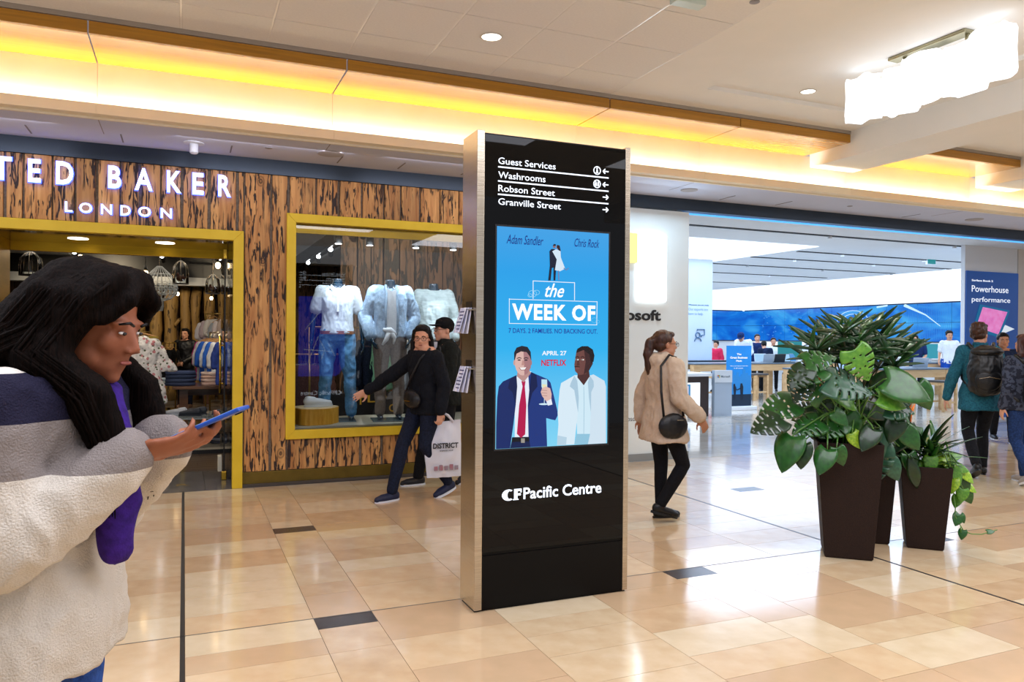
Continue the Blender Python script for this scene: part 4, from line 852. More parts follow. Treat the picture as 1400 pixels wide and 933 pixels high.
for k in range(n):
    y1 = ya-k*L_; y0 = y1-L_*1.02; xo = chx+(.05 if k % 2 else -.05); R_ = []
    N_ = 40
    def ring(z, s):
        out = []
        for i in range(N_):
            a = 2*math.pi*i/N_; c_, s_ = math.cos(a), math.sin(a); e_ = .55
            yy = (abs(c_)**e_)*(1 if c_ > 0 else -1)*L_*.54; xx = (abs(s_)**e_)*(1 if s_ > 0 else -1)*.10
            wv = 1+.10*math.cos(a*6+k)
            out.append((xo+xx*wv*s, (y0+y1)/2+yy*s*(1+.03*math.cos(a*4)), z+.012*math.sin(a*5+k*2)))
        return out
    MB().loft([ring(zt-.01, .93), ring(zt-.04, 1), ring((zt+zb2)/2, .97), ring(zb2+.03, 1.02), ring(zb2, .98)]).build('glass_shade', opal, ch, smooth=True)
area('chandelier_light', (chx, 4.5, zb2-.06), (0, 0, 0), .3, 1.4, 26, '#fff8ee')
# ================================================================== FIGURES
def fabric(name, c1, c2=None, rough=.85, scale=(60, 60, 60), **k):
    k.setdefault('bump', .2); k.setdefault('bscale', 220); return mat(name, c1, c2 or c1, rough=rough, scale=scale, spec=.25, **k)
def skin(name, c1, c2): return mat(name, c1, c2, rough=.5, scale=9, detail=3, spec=.4)
skin_a = skin('skin_light', '#c98f72', '#d6a084'); skin_b = skin('skin_tan', '#b07a5c', '#bd886a'); lipm = mat('lips', '#8f4840', rough=.4); eye_w = mat('eye_white', '#d8d2cc', rough=.2); eye_d = mat('eye_dark', '#130d0b', rough=.15)
hair_dark = mat('hair_black', '#060403', '#120b08', rough=.45, spec=.25, scale=(90, 90, 6), bump=.35); hair_brown = mat('hair_brown', '#2a150c', '#4a2918', rough=.42, scale=(90, 90, 6), bump=.35)
V = Vector
BASE = dict(hipL=(-.09, 0, .90), hipR=(.09, 0, .90), kneeL=(-.095, .015, .49), kneeR=(.095, .015, .49), ankL=(-.10, -.02, .085), ankR=(.10, -.02, .085),
            shL=(-.165, 0, 1.385), shR=(.165, 0, 1.385), elL=(-.215, -.03, 1.11), elR=(.215, -.03, 1.11), wrL=(-.225, .04, .87), wrR=(.225, .04, .87),
            neck=(0, -.01, 1.44), head=(0, .015, 1.575))
def J(pose, s=1.0):
    d = {k: V(v) for k, v in BASE.items()}
    for k, v in (pose or {}).items():
        if k in d: d[k] = V(v)
    return {k: v*s for k, v in d.items()}
def head_M(pose, s):
    p = pose or {}; return Matrix.Rotation(rad(p.get('hyaw', 0)), 3, 'Z') @ Matrix.Rotation(rad(p.get('hpitch', 0)), 3, 'X') @ Matrix.Diagonal((s, s, s))
def add_head(b, j, M, f=1.0, fem=False):
    c = j['head']
    def e(x, y, z, rx, ry, rz, n=14, k=9): b.ell(c+M @ V((x, y, z)), (rx, ry, rz), M, n, k)
    e(0, -.015, .035, .076, .093, .080, 18, 12); e(0, .022, -.02, .062, .070, .080, 16, 10); e(0, .035, -.070, .045, .052, .042); e(0, .062, -.098, .022, .022, .016)
    for q in (-1, 1):
        e(q*.036, .060, -.022, .024, .022, .028); e(q*.077, -.012, -.012, .009, .019, .029, 10, 7); e(q*.03, .072, .018, .026, .016, .009); e(q*.048, .02, -.062, .018, .04, .03)
        e(q*.012, .098, -.036, .009, .010, .007, 8, 6)
    b.cap(c+M @ V((0, .080, .010)), c+M @ V((0, .102, -.028)), .008, .0105, 8)
    e(0, .081, -.058, .022, .012, .005, 10, 6); e(0, .079, -.067, .018, .012, .006, 10, 6)
def add_hand(b, w, d, pn, side, s=1.0, curl=20, spread=6, fr=.0078):
    "palm and five fingers; w wrist, d direction of the fingers, pn palm normal, side +1 thumb towards d x pn"
    d = V(d).normalized(); pn = V(pn); pn = (pn-d*pn.dot(d)).normalized(); t = d.cross(pn).normalized()*side
    w = V(w); c = w+d*.048*s; P = Matrix((t, d, pn)).transposed()
    b.ell(c, (.038*s, .050*s, .014*s), P, 12, 8); b.cap(w, c-d*.02*s, .023*s, .024*s, 10)
    for i, (off, ln) in enumerate(((.029, .072), (.010, .081), (-.010, .075), (-.028, .058))):
        p = w+d*(.088-.004*abs(i-1))*s+t*off*s; a = rad(curl*(1+.12*i)); tot = 0; pts = [p-d*.02*s, p]; dd = (d+t*math.tan(rad(spread*(1.5-i)*.6))).normalized()
        for q, fr_ in enumerate((.45, .32, .23)):
            tot += a*(.6 if q == 0 else .9); p = p+(dd*math.cos(tot)+pn*math.sin(tot))*ln*fr_*s; pts.append(p)
        b.chain(pts, [fr*1.1*s, fr*1.08*s, fr*s, fr*.93*s, fr*.82*s], 8)
    p0 = w+d*.022*s+t*.026*s; p1 = p0+(d*.55+t*.75+pn*.25).normalized()*.036*s; p2 = p1+(d*.85+t*.35+pn*.4).normalized()*.030*s; p3 = p2+(d*.9+t*.1+pn*.45).normalized()*.024*s
    b.chain([p0, p1, p2, p3], [.014*s, .011*s, .0095*s, .0078*s], 8)
def ring_at(c, rx, ry, n=20, M=None):
    out = []
    for i in range(n):
        a = 2*math.pi*i/n; ca, sa = math.cos(a), math.sin(a); v = V((rx*(abs(ca)**.85)*(1 if ca > 0 else -1), ry*(abs(sa)**.85)*(1 if sa > 0 else -1), 0))
        out.append(V(c)+(M @ v if M is not None else v))
    return out
def torso(b, j, g=0., hem=.86, flare=0., s=1., fem=False, top=1.46, bulk=1.):
    hipc = (j['hipL']+j['hipR'])/2; nk = j['neck']; sv = (j['shR']-j['shL']); yaw = math.atan2(sv.y, sv.x); M = Matrix.Rotation(yaw, 3, 'Z')
    prof = [(.84, .165, .108), (.90, .172, .115), (.98, .160, .110), (1.08, .138 if fem else .148, .100), (1.18, .150, .108), (1.27, .162, .115), (1.35, .168, .105), (1.41, .150, .085), (1.45, .085, .065), (1.475, .06, .058)]
    R_ = []; z0 = hem*s
    def cen(z): t = (z-hipc.z)/(nk.z-hipc.z); return hipc+(nk-hipc)*t
    def prf(z):
        z = z/s
        for a, c in zip(prof, prof[1:]):
            if a[0] <= z <= c[0]: t = (z-a[0])/(c[0]-a[0]); return a[1]+(c[1]-a[1])*t, a[2]+(c[2]-a[2])*t
        return (prof[0][1], prof[0][2]) if z < prof[0][0] else (prof[-1][1], prof[-1][2])
    z = z0
    while z <= top*s+1e-6:
        rx, ry = prf(z); k = flare*max(0, (1.05*s-z))/(1.05*s-z0+1e-6); sh_ = 1 if z < 1.40*s else .6
        R_.append(ring_at(cen(z) if z > .8*s else V((cen(z).x, cen(z).y, z)), (rx*bulk+g*sh_)*s+k, (ry*bulk+g*sh_)*s+k, 22, M)); z += .035*s
    for r in R_:
        pass
    b.loft(R_)
def limbs(b, j, which, g, s=1.):
    rr = {'arm': (.052, .043, .030), 'leg': (.088, .060, .043)}
    for w in which:
        if w[:3] == 'arm':
            q = w[3]; b.chain([j['sh'+q], j['el'+q], j['wr'+q]], [(r+g)*s for r in rr['arm']], 14); b.cap(j['sh'+q], (j['neck']*.6+j['sh'+q]*.4), (.05+g)*s, (.05+g*.6)*s)
        else:
            q = w[3]; h, k, a = j['hip'+q], j['knee'+q], j['ank'+q]; mid = k+(a-k)*.3; b.chain([h, h+(k-h)*.4, k, mid, a], [(.093+g)*s, (.082+g)*s, (.056+g)*s, (.056+g)*s, (.040+g)*s], 14)
def person(label, loc, face, spec, s=1.0, voxel=.009, group=None):
    "face: world angle (deg) the figure walks towards"
    t = thing(spec.get('kind', 'person'), label, spec.get('kind', 'person'), loc, rad(face-90), group); pose = spec.get('pose', {}); j = J(pose, s); M = head_M(pose, s); sk = spec.get('skin', skin_a); seed = spec.get('seed', 1)
    t['_'] = 0; del t['_']
    b = MB()
    if spec.get('headless'): b.cyl(j['neck']-V((0, 0, .06))*s, j['neck']+V((0, .01, .085))*s, .065*s, .050*s, 18)
    else:
        add_head(b, j, M); b.chain([j['neck']-V((0, 0, .06))*s, j['neck'], j['head']+M @ V((0, -.02, -.05))], [.07*s, .052*s, .050*s])
    torso(b, j, -.014, .84, s=s, fem=spec.get('fem'))
    limbs(b, j, ('armL', 'armR', 'legL', 'legR'), -.008, s)
    for q, sd in (('L', -1), ('R', 1)):
        a, k = j['ank'+q], spec.get('foot'+q, (0, 1, 0)); k = V(k).normalized(); b.cap(a-k*.02*s-V((0, 0, .045*s)), a+k*.13*s-V((0, 0, .055*s)), .034*s, .024*s)
        w = j['wr'+q]; d = spec.get('hand'+q, {}).get('d', (w-j['el'+q])); pn = spec.get('hand'+q, {}).get('pn', (-sd, 0, 0))
        add_hand(b, w, d, pn, spec.get('hand'+q, {}).get('side', -sd if True else 1), s*spec.get('hs', 1.0), spec.get('hand'+q, {}).get('curl', 22), fr=max(.0078, voxel*.9))
    b.blob('body', sk, t, spec.get('bvox', voxel), smooth_it=2)
    if spec.get('face', True) and not spec.get('headless'):
        def P(x, y, z): return j['head']+M @ V((x, y, z))
        for q in (-1, 1):
            if voxel < .012: MB().ell(P(q*.030, .083, .000), (.0110*s, .0055*s, .0034*s), M, 12, 8).build('eye', eye_w, t, smooth=True, world=False)
            MB().ell(P(q*.030, .0885, .000), (.0062*s, .003*s, .0040*s), M, 10, 7).build('iris', eye_d, t, smooth=True, world=False)
            MB().tube([P(q*.014, .094, .018), P(q*.030, .094, .024), P(q*.048, .082, .018)], [.003*s, .0035*s, .002*s], 6).build('eyebrow', hair_dark, t, smooth=True, world=False)
        MB().ell(P(0, .0895, -.0625), (.020*s, .006*s, .005*s), M, 12, 7).build('mouth', lipm, t, smooth=True, world=False)
        if spec.get('glasses'):
            g = MB()
            for q in (-1, 1):
                g.tube([P(q*.033+.024*math.cos(a), .103, -.002+.018*math.sin(a)) for a in [2*math.pi*k/16 for k in range(17)]], .0022*s, 5); g.tube([P(q*.057, .10, .004), P(q*.080, -.01, .008)], .002*s, 5)
            g.tube([P(-.01, .105, .003), P(.01, .105, .003)], .002*s, 5); g.build('glasses', eye_d, t, smooth=True, world=False)
    # clothes
    tp = spec.get('top')
    if tp:
        b = MB(); torso(b, j, tp.get('g', .012), tp.get('hem', .84), tp.get('flare', 0), s, spec.get('fem'), tp.get('neckz', 1.445))
        g = tp.get('g', .012)
        for q in 'LR':
            sh, el, wr = j['sh'+q], j['el'+q], j['wr'+q]; sl = tp.get('sleeve', 1.0)
            pts, rs = [sh, el, wr-(wr-el)*.08], [(.053+g)*s, (.045+g)*s, (.034+g)*s]
            if sl < .9: pts = [sh, sh+(el-sh)*sl*2] if sl < .5 else [sh, el]; rs = rs[:1]+[(.052+g)*s]
            b.chain(pts, rs, 16); b.cap(sh, j['neck']*.55+sh*.45-V((0, 0, .02*s)), (.052+g)*s, (.05+g*.5)*s)
        if tp.get('hood'): b.ell(j['neck']+V((0, -.07, -.01))*s, (.12*s, .075*s, .07*s)); b.ell(j['neck']+V((0, .0, .02))*s, (.095*s, .085*s, .05*s))
        if tp.get('collar'): b.lathe([(.075*s, -.03*s), (.078*s, .045*s), (.055*s, .045*s), (.05*s, -.03*s)], j['neck'], 18)
        b.blob(tp.get('name', 'jacket'), tp['m'], t, voxel, tp.get('disp', .010), tp.get('ds', 9), 4, seed)
    bt = spec.get('bottom')
    if bt:
        b = MB(); torso(b, j, bt.get('g', .006), .85, 0, s, spec.get('fem'), 1.0); b.ell((j['hipL']+j['hipR'])/2-V((0, 0, .02*s)), (.16*s, .11*s, .1*s))
        g = bt.get('g', .006)
        for q in 'LR':
            h, k, a = j['hip'+q], j['knee'+q], j['ank'+q]
            if bt.get('short'): b.chain([h, k+(h-k)*.1], [(.095+g)*s, (.08+g)*s], 16)
            else: b.chain([h, h+(k-h)*.4, k, k+(a-k)*.3, a+V((0, 0, .01))*s], [(.094+g)*s, (.084+g)*s, (.062+g)*s, (.060+g)*s, (.050+g)*s], 16)
        b.blob(bt.get('name', 'trousers'), bt['m'], t, voxel, bt.get('disp', .006), 8, 3, seed+5)
    shs = spec.get('shoes')
    if shs:
        for q in 'LR':
            a = j['ank'+q]; k = V(spec.get('foot'+q, (0, 1, 0))).normalized(); up = V((0, 0, 1)); up = (up-k*up.dot(k)).normalized(); b = MB()
            heel = a-k*.035*s-up*.045*s; ball = a+k*.11*s-up*.055*s; toe = a+k*.165*s-up*.060*s
            b.chain([heel, ball, toe], [.040*s, .042*s, .030*s], 12); b.cap(a-up*.02*s, heel+up*.01*s, .042*s, .04*s)
            so_ = b.blob('shoe', shs['m'], t, .008 if voxel < .012 else .014, 0, 9, 3)
            sx = k.cross(up); P_ = Matrix((sx, k, up)).transposed(); c = a+k*.055*s-up*.082*s
            sole = MB(); n = 22; out = []
            for hh in (-.010, .012): out.append([c+P_ @ V((.043*s*math.cos(2*math.pi*i/n)*(1+.10*math.sin(2*math.pi*i/n)), .135*s*math.sin(2*math.pi*i/n), hh*s)) for i in range(n)])
            sole.loft(out).build('sole', shs.get('sole', shs['m']), so_, smooth=False, world=False)
    hr = spec.get('hair')
    if hr:
        b = MB()
        def P(x, y, z): return j['head']+M @ V((x, y, z))
        def e(x, y, z, rx, ry, rz): b.ell(P(x, y, z), (rx, ry, rz), M, 16, 10)
        e(0, -.028, .047, .086, .094, .084)
        if hr['style'] == 'long':
            e(0, .030, .092, .064, .048, .034)
            for q in (-1, 1): b.chain([P(q*.066, .0, .06), P(q*.084, -.02, -.02), P(q*.092, -.03, -.11), P(q*.090, -.02, -.22)], [.026*s, .022*s, .026*s, .022*s])
            b.chain([P(0, -.06, .02), P(0, -.07, -.10), P(0, -.075, -.22)], [.075*s, .070*s, .05*s]); b.chain([P(-.045, -.06, -.1), P(-.05, -.06, -.24)], [.045*s, .03*s]); b.chain([P(.045, -.06, -.1), P(.05, -.06, -.24)], [.045*s, .03*s])
        elif hr['style'] == 'pony':
            e(0, .03, .085, .064, .05, .033); b.chain([P(0, -.10, .045), P(0, -.145, .02), P(0, -.165, -.09), P(0, -.15, -.22), P(0, -.14, -.30)], [.034*s, .040*s, .044*s, .036*s, .018*s]); e(0, -.05, -.01, .075, .06, .06)
        elif hr['style'] == 'short':
            e(0, .038, .092, .064, .048, .032); e(0, -.045, -.005, .078, .062, .055)
            for q in (-1, 1): e(q*.070, -.01, .03, .014, .035, .034)
            rr = random.Random(seed)
            for k in range(26): a = rr.uniform(0, 6.28); u = rr.uniform(.2, 1); e(.075*math.cos(a)*u, -.025+.085*math.sin(a)*u, .06+.07*math.sqrt(max(0, 1-u*u)), .022, .022, .018)
        elif hr['style'] == 'crop': e(0, .03, .09, .060, .045, .026)
        b.blob('hair', hr.get('m', hair_dark), t, min(voxel, .008) if voxel < .012 else .012, hr.get('disp', .005), 22, 2, seed+9)
    if spec.get('cap'):
        b = MB()
        def P(x, y, z): return j['head']+M @ V((x, y, z))
        b.ell(P(0, -.02, .055), (.090*s, .104*s, .080*s), M, 20, 12); b.loft([[P(.075*math.cos(a)*(1), .05+.12*math.sin(a)*.9, .052-.012*math.cos(a)**2+dz) for a in [math.pi*k/12 for k in range(13)]]+[P(-.05, .03, .055+dz), P(.05, .03, .055+dz)] for dz in (-.003, .005)])
        b.blob('cap', spec['cap'], t, .006, 0, 9, 2)
    return t, j, M
def bag_strap(t, pts, m, r=.011, name='strap'):
    "soft flat strap following points given in the figure's own frame"
    b = MB(); b.tube(pts, r, 6); o = b.build(name, m, t, smooth=True, world=False); return o
black_leather = mat('black_leather', '#0b0b0d', '#141418', rough=.4, scale=30, bump=.2)

# ---- woman in black with glasses, left arm swung out, carrying the white bag; man in cap behind her
navy_black = fabric('navy_black_cloth', '#0a0c12', '#10131c'); jean_dark = fabric('dark_jeans', '#101524', '#1a2136'); charcoal = fabric('charcoal_cloth', '#121412', '#1b1e1a')
p0 = at(548, 686, Z=0)
pose = dict(shL=(-.165, .0, 1.33), shR=(.165, .03, 1.31), elR=(.335, .17, 1.15), wrR=(.50, .33, 1.00), elL=(-.235, -.04, 1.06), wrL=(-.25, .02, .83), kneeR=(.09, .20, .51), ankR=(.08, .32, .085), kneeL=(-.08, .06, .50), ankL=(-.09, -.20, .13), neck=(0, .02, 1.38), head=(0, .05, 1.515), hyaw=44, hpitch=-3)
wom, j, M = person('woman in black jacket and glasses swinging one arm and carrying a white shopping bag', (p0.x+.26, p0.y+.10, 0), 200, dict(pose=pose, fem=True, skin=skin_a, glasses=True, top=dict(m=navy_black, g=.018, hem=.80, flare=.01, disp=.012, name='jacket', neckz=1.405), bottom=dict(m=jean_dark, g=.0, name='jeans'), shoes=dict(m=mat('shoe_navy', '#161d3a', rough=.6), sole=mat('sole_white', '#d5d8e0', rough=.6)), hair=dict(style='long', m=hair_dark), handL=dict(d=(.02, .05, -1), pn=(1, 0, 0), curl=50), handR=dict(d=(.6, .6, -.45), pn=(-.5, .6, -.3), curl=14), footL=(0, 1, -.3)), s=.985, voxel=.008)
b = MB(); b.ell((-.02, .175, .93), (.125, .045, .085), Matrix.Rotation(rad(-8), 3, 'Y')); cb_ = b.blob('crossbody_bag', black_leather, wom, .008, .003, 12, 3); MB().box(-.05, .03, .219, .223, .91, .918).build('gold_clasp', mat('clasp', '#c9a24a', rough=.3, metal=1), cb_, world=False)
bag_strap(wom, [(-.13, .05, 1.40), (-.10, .14, 1.30), (.02, .16, 1.12), (.10, .16, .98), (.18, .0, .98), (.10, -.13, 1.1), (-.05, -.13, 1.3), (-.13, -.06, 1.41)], black_leather, .010)
p1 = at(612, 680, Z=0)
pose = dict(kneeR=(.09, .16, .51), ankR=(.09, .24, .085), kneeL=(-.09, .03, .49), ankL=(-.09, -.24, .15), hyaw=6, elL=(-.24, .05, 1.12), wrL=(-.25, .20, .92), elR=(.24, -.08, 1.12), wrR=(.26, -.02, .88))
man, j, M = person('man in black cap and dark jacket walking left beside the black directory', (p1.x+.16, p1.y+.62, 0), 186, dict(pose=pose, skin=skin_a, glasses=True, top=dict(m=charcoal, g=.026, hem=.82, disp=.014, collar=True, name='jacket'), bottom=dict(m=fabric('black_trousers', '#0b0b0d', '#131318'), g=.004), shoes=dict(m=mat('shoe_dark', '#14151c', rough=.5), sole=mat('sole_white', '#d5d8e0')), hair=dict(style='crop'), cap=fabric('cap_black', '#0a0a0b', '#101012'), footL=(0, 1, -.5)), s=1.0)
MB().prism([(-.055, 1.455), (.055, 1.455), (.035, 1.22), (-.01, 1.14)], .10, .135).build('white_shirt_front', fabric('white_knit', '#c9c9cf', '#d4d4da'), man, world=False)
# white shopping bag held by the woman
hp = wom.matrix_basis  # not evaluated yet; compute by hand
def w2(t, v): return Matrix.Rotation(t.rotation_euler.z, 3, 'Z') @ V(v)+t.location
hw = at(607, 592, Y=p0.y+.02); sbg = thing('shopping_bag', 'white plastic shopping bag with black lettering hanging from the woman in black', 'bag', (hw.x-.02, hw.y, .20))
bw = mat('bag_white', '#cfd0d8', '#dcdde4', rough=.35, scale=3, spec=.5); cx, cy = hw.x-.02, hw.y-.03
B = MB()
def bagpt(u, v, sd):
    x = cx+(-.19+.38*u)*(1-.10*(1-v))+.04*(1-v)-.02; z = .20+.50*v+(.10*u*(v > .99))*0+.03*u*v; puff = .05*math.sin(math.pi*u)*math.sin(math.pi*min(1, v*.9+.12)); w_ = .006*noise.noise(V((u*6, v*7, sd)))*3
    return (x, cy+sd*(puff+.004)+w_, z)
B.grid(14, 16, lambda u, v: bagpt(u, v, -1)); B.grid(14, 16, lambda u, v: bagpt(1-u, v, 1)); bo = B.build('bag_body', bw, sbg, smooth=True)
MB().tube([(cx-.10, cy, .69), (cx-.04, cy, .76), (cx, cy, .80), (cx+.05, cy, .77), (cx+.10, cy, .71)], [.012, .014, .013, .014, .012], 6).build('bag_handle', bw, sbg, smooth=True)
ink = mat('bag_ink', '#1c1c20', rough=.5); text('DISTRICT', ink, cx-.115, cx+.13, .475, .525, cy-.062, .002, sbg, 'lettering', .03); text('SNEAKER SHOP', ink, cx-.05, cx+.08, .448, .460, cy-.062, .002, sbg, 'lettering', .01)
mat('bag_print', '#a8606a', '#8d8a93', rough=.5, scale=14)
for k in range(5): MB().box(cx-.10+.05*k, cx-.065+.05*k, cy-.052, cy-.049, .27, .31+.012*(k % 2)).build('print_block', MATS['bag_print'], sbg)

# ---- woman in the beige coat
beige = fabric('beige_coat', '#c0aa93', '#c6b19b'); p2 = at(903, 711, Z=0)
pose = dict(kneeL=(-.08, .02, .49), ankL=(-.08, .02, .085), kneeR=(.08, .16, .50), ankR=(.09, -.06, .16), elR=(.235, .03, 1.11), wrR=(.24, .24, .93), elL=(-.23, -.10, 1.12), wrL=(-.25, -.10, .88), shR=(.175, .02, 1.385), hyaw=-4)
wc, j, M = person('woman in beige hooded coat with ponytail and sunglasses walking toward the electronics shop', (p2.x+.02, p2.y, 0), -8, dict(pose=dict(pose), fem=True, skin=skin_b, glasses=True, top=dict(m=beige, g=.026, hem=.72, flare=.055, disp=.013, hood=True, name='coat'), bottom=dict(m=fabric('black_leggings', '#0a0a0d', '#101016'), g=-.001, disp=.003, name='leggings'), shoes=dict(m=mat('flat_black', '#0c0b0c', rough=.4)), hair=dict(style='pony', m=hair_brown), handR=dict(d=(0, .45, -.85), pn=(-1, .1, 0), curl=28), footR=(0, .9, -.25), seed=3), s=.925)
b = MB(); b.ell((.215, -.02, .80), (.05, .13, .105)); o = b.blob('shoulder_bag', black_leather, wc, .008, .004, 12, 3); MB().box(.262, .267, -.01, .05, .85, .858).build('silver_buckle', steel, o, world=False)
bag_strap(wc, [(.215, .07, .88), (.245, .03, 1.08), (.225, .03, 1.25), (.17, .02, 1.352), (.10, -.0, 1.372), (.15, -.10, 1.28), (.20, -.12, 1.08), (.21, -.10, .87)], black_leather, .011)

# ---- backpack student, companion at the picture edge, woman between them
teal = fabric('teal_denim', '#1a4d60', '#24677c'); nyl = mat('nylon_black', '#0a0b0d', '#15171b', rough=.38, scale=8, bump=.35, bscale=14)
def backpack(t, s=1., dz=0, name='backpack', m=None):
    b = MB(); b.ell((0, -.20, 1.17+dz), (.165*s, .11*s, .24*s), None, 18, 12); b.ell((0, -.19, 1.32+dz), (.15*s, .10*s, .13*s)); b.ell((0, -.19, 1.03+dz), (.16*s, .11*s, .12*s))
    o = b.blob(name, m or nyl, t, .010, .010, 10, 3, 4)
    b = MB(); b.ell((0, -.285, 1.09+dz), (.12*s, .04*s, .12*s)); b.blob('front_pocket', m or nyl, o, .010, .004, 10, 2, 4)
    b = MB(); b.ell((0, -.24, 1.39+dz), (.15*s, .09*s, .05*s)); b.blob('top_flap', m or nyl, o, .010, .004, 10, 2, 4)
    for q in (-1, 1): MB().tube([(q*.09, -.12, 1.40+dz), (q*.125, -.03, 1.475+dz), (q*.13, .09, 1.40+dz), (q*.145, .12, 1.25+dz), (q*.16, .03, 1.08+dz), (q*.13, -.10, 1.0+dz)], .020, 8).build('strap', m or nyl, o, smooth=True, world=False)
    MB().tube([(-.1, -.335, 1.10+dz), (0, -.338, 1.12+dz), (.1, -.335, 1.10+dz)], .003, 5).build('zip', steel, o, world=False); return o
p3 = at(1342, 655, Z=0)
pose = dict(kneeR=(.09, .18, .50), ankR=(.09, .18, .085), kneeL=(-.09, .08, .50), ankL=(-.09, -.22, .16), elL=(-.26, .02, 1.10), wrL=(-.30, .10, .86), elR=(.24, .0, 1.12), wrR=(.25, .06, .88), hyaw=-38)
bp, j, M = person('short-haired youth in teal denim shirt with a black backpack, back turned', (p3.x+.12, p3.y+.12, 0), 52, dict(pose=pose, top=dict(m=teal, g=.015, hem=.74, flare=.03, disp=.013, collar=True, name='shirt'), bottom=dict(m=fabric('black_jeans', '#0c0d12', '#14161d'), g=.0), shoes=dict(m=mat('boot_black', '#0c0c0d', rough=.4)), hair=dict(style='short', m=hair_brown, disp=.008), footL=(0, 1, -.5), seed=6), s=1.0); backpack(bp, 1.1)
p4 = at(1405, 662, Z=0)
pose = dict(kneeR=(.09, .14, .50), ankR=(.09, .12, .085), kneeL=(-.09, .02, .49), ankL=(-.09, -.20, .15), hyaw=10)
plaid = mat('dark_plaid', '#141a2c', '#3a4256', rough=.85, scale=(26, 26, 26), detail=1, lo=.48, hi=.52)
b2, j, M = person('long-haired woman in dark plaid shirt with black backpack at the picture edge', (p4.x-.06, p4.y, 0), 70, dict(pose=pose, fem=True, top=dict(m=plaid, g=.022, hem=.84, disp=.01, name='shirt'), bottom=dict(m=fabric('blue_jeans', '#16284e', '#203a6c'), g=-.002, name='jeans'), shoes=dict(m=mat('shoe_tan', '#9a8f85', rough=.6), sole=MATS['sole_white']), hair=dict(style='long', m=mat('hair_auburn', '#2c1310', '#47211a', rough=.4, scale=(90, 90, 6), bump=.3)), footL=(0, 1, -.4), seed=8), s=.93); backpack(b2, .92, -.12)
p5 = at(1372, 600, Z=0)
f3, j, M = person('dark-haired woman facing camera between the two backpackers', (at(1371, 480, Y=7.6).x, 7.6, 0), 228, dict(pose=dict(kneeL=(-.09, .12, .5), ankL=(-.09, .16, .085), ankR=(.09, -.12, .12)), fem=True, skin=skin_b, top=dict(m=fabric('dark_blue_top', '#14203a', '#1b2a4a'), g=.012, hem=.86), bottom=dict(m=MATS['black_jeans'], g=0), shoes=dict(m=MATS['shoe_dark'], sole=MATS['sole_white']), hair=dict(style='pony', m=hair_dark), seed=12), s=.96)

# ---- people inside the electronics shop (small in the picture)
tee = fabric('white_tee', '#dfe6ee', '#e9eef4'); blue_s = fabric('royal_shorts', '#1746a8', '#1f55bf'); navy_s = fabric('staff_navy', '#12244e', '#1a3163')
def shopper(label, px, Y, spec, s, face, vox=.014): return person(label, (at(px, 500, Y=Y).x, Y, 0), face, spec, s, vox)
pt = at(1297, 541, Z=0)
person('young man in white t-shirt and blue shorts standing beside display table', (pt.x, pt.y, 0), 232, dict(pose=dict(wrL=(-.27, .12, .92), wrR=(.27, .12, .92)), top=dict(m=tee, g=.016, hem=.84, sleeve=.35, name='t_shirt'), bottom=dict(m=blue_s, g=.014, short=True, name='shorts'), shoes=dict(m=mat('shoe_white', '#d8d4d0', rough=.6)), hair=dict(style='short', m=hair_dark), seed=2), 1.05, .013)
shopper('woman with long black hair in navy top leaning over the display table', 1253, 14.3, dict(pose=dict(neck=(0, .10, 1.42), head=(0, .16, 1.54), wrL=(-.2, .35, .98), wrR=(.2, .35, .98)), fem=True, top=dict(m=navy_s, g=.014, hem=.84, sleeve=.35, name='blouse'), bottom=dict(m=MATS['black_jeans'], g=0), hair=dict(style='long', m=hair_dark), shoes=dict(m=MATS['shoe_dark'])), 1.0, 200)
shopper('staff member in white shirt bending over the far table behind blue banner', 1016, 17.3, dict(pose=dict(neck=(0, .16, 1.40), head=(0, .25, 1.50), hpitch=-35, wrL=(-.2, .4, .98), wrR=(.2, .4, .98)), top=dict(m=tee, g=.018, hem=.84, name='shirt'), bottom=dict(m=MATS['black_jeans'], g=0), hair=dict(style='crop', m=hair_dark), shoes=dict(m=MATS['shoe_dark']), cap=navy_s), 1.04, 215)
shopper('man in dark navy shirt seated at far table just right of the blue banner', 1035, 17.85, dict(pose=dict(neck=(0, .06, 1.43)), top=dict(m=navy_s, g=.014, hem=.84, name='shirt'), bottom=dict(m=MATS['black_jeans'], g=0), hair=dict(style='crop'), shoes=dict(m=MATS['shoe_dark'])), .98, 240)
shopper('smiling man in white shirt at far table between two dark-haired customers', 1057, 17.6, dict(pose=dict(), top=dict(m=tee, g=.014, hem=.84, name='shirt'), bottom=dict(m=MATS['black_jeans'], g=0), hair=dict(style='crop'), shoes=dict(m=MATS['shoe_dark'])), .92, 235)
shopper('dark-haired customer bent low beside man in navy at far table', 1046, 17.1, dict(pose=dict(neck=(0, .12, 1.42), head=(0, .2, 1.53), hpitch=-30), top=dict(m=MATS['dark_blue_top'], g=.014, hem=.84, name='jacket'), bottom=dict(m=MATS['black_jeans'], g=0), hair=dict(style='short', m=hair_dark), shoes=dict(m=MATS['shoe_dark'])), .88, 60)
shopper('customer in white with dark cap beside tips of the tall palm', 1104, 17.2, dict(pose=dict(), top=dict(m=tee, g=.018, hem=.84, name='shirt'), bottom=dict(m=MATS['black_jeans'], g=0), hair=dict(style='short', m=hair_dark), shoes=dict(m=MATS['shoe_dark']), cap=navy_s), .97, 220)
shopper('customer in bright pink jacket left of the blue banner', 979, 17.9, dict(pose=dict(neck=(0, .06, 1.42)), fem=True, top=dict(m=fabric('pink_jacket', '#c8204a', '#d8345c'), g=.018, hem=.84, name='jacket'), bottom=dict(m=MATS['black_jeans'], g=0), hair=dict(style='short', m=hair_dark), shoes=dict(m=MATS['shoe_dark'])), .86, 200)
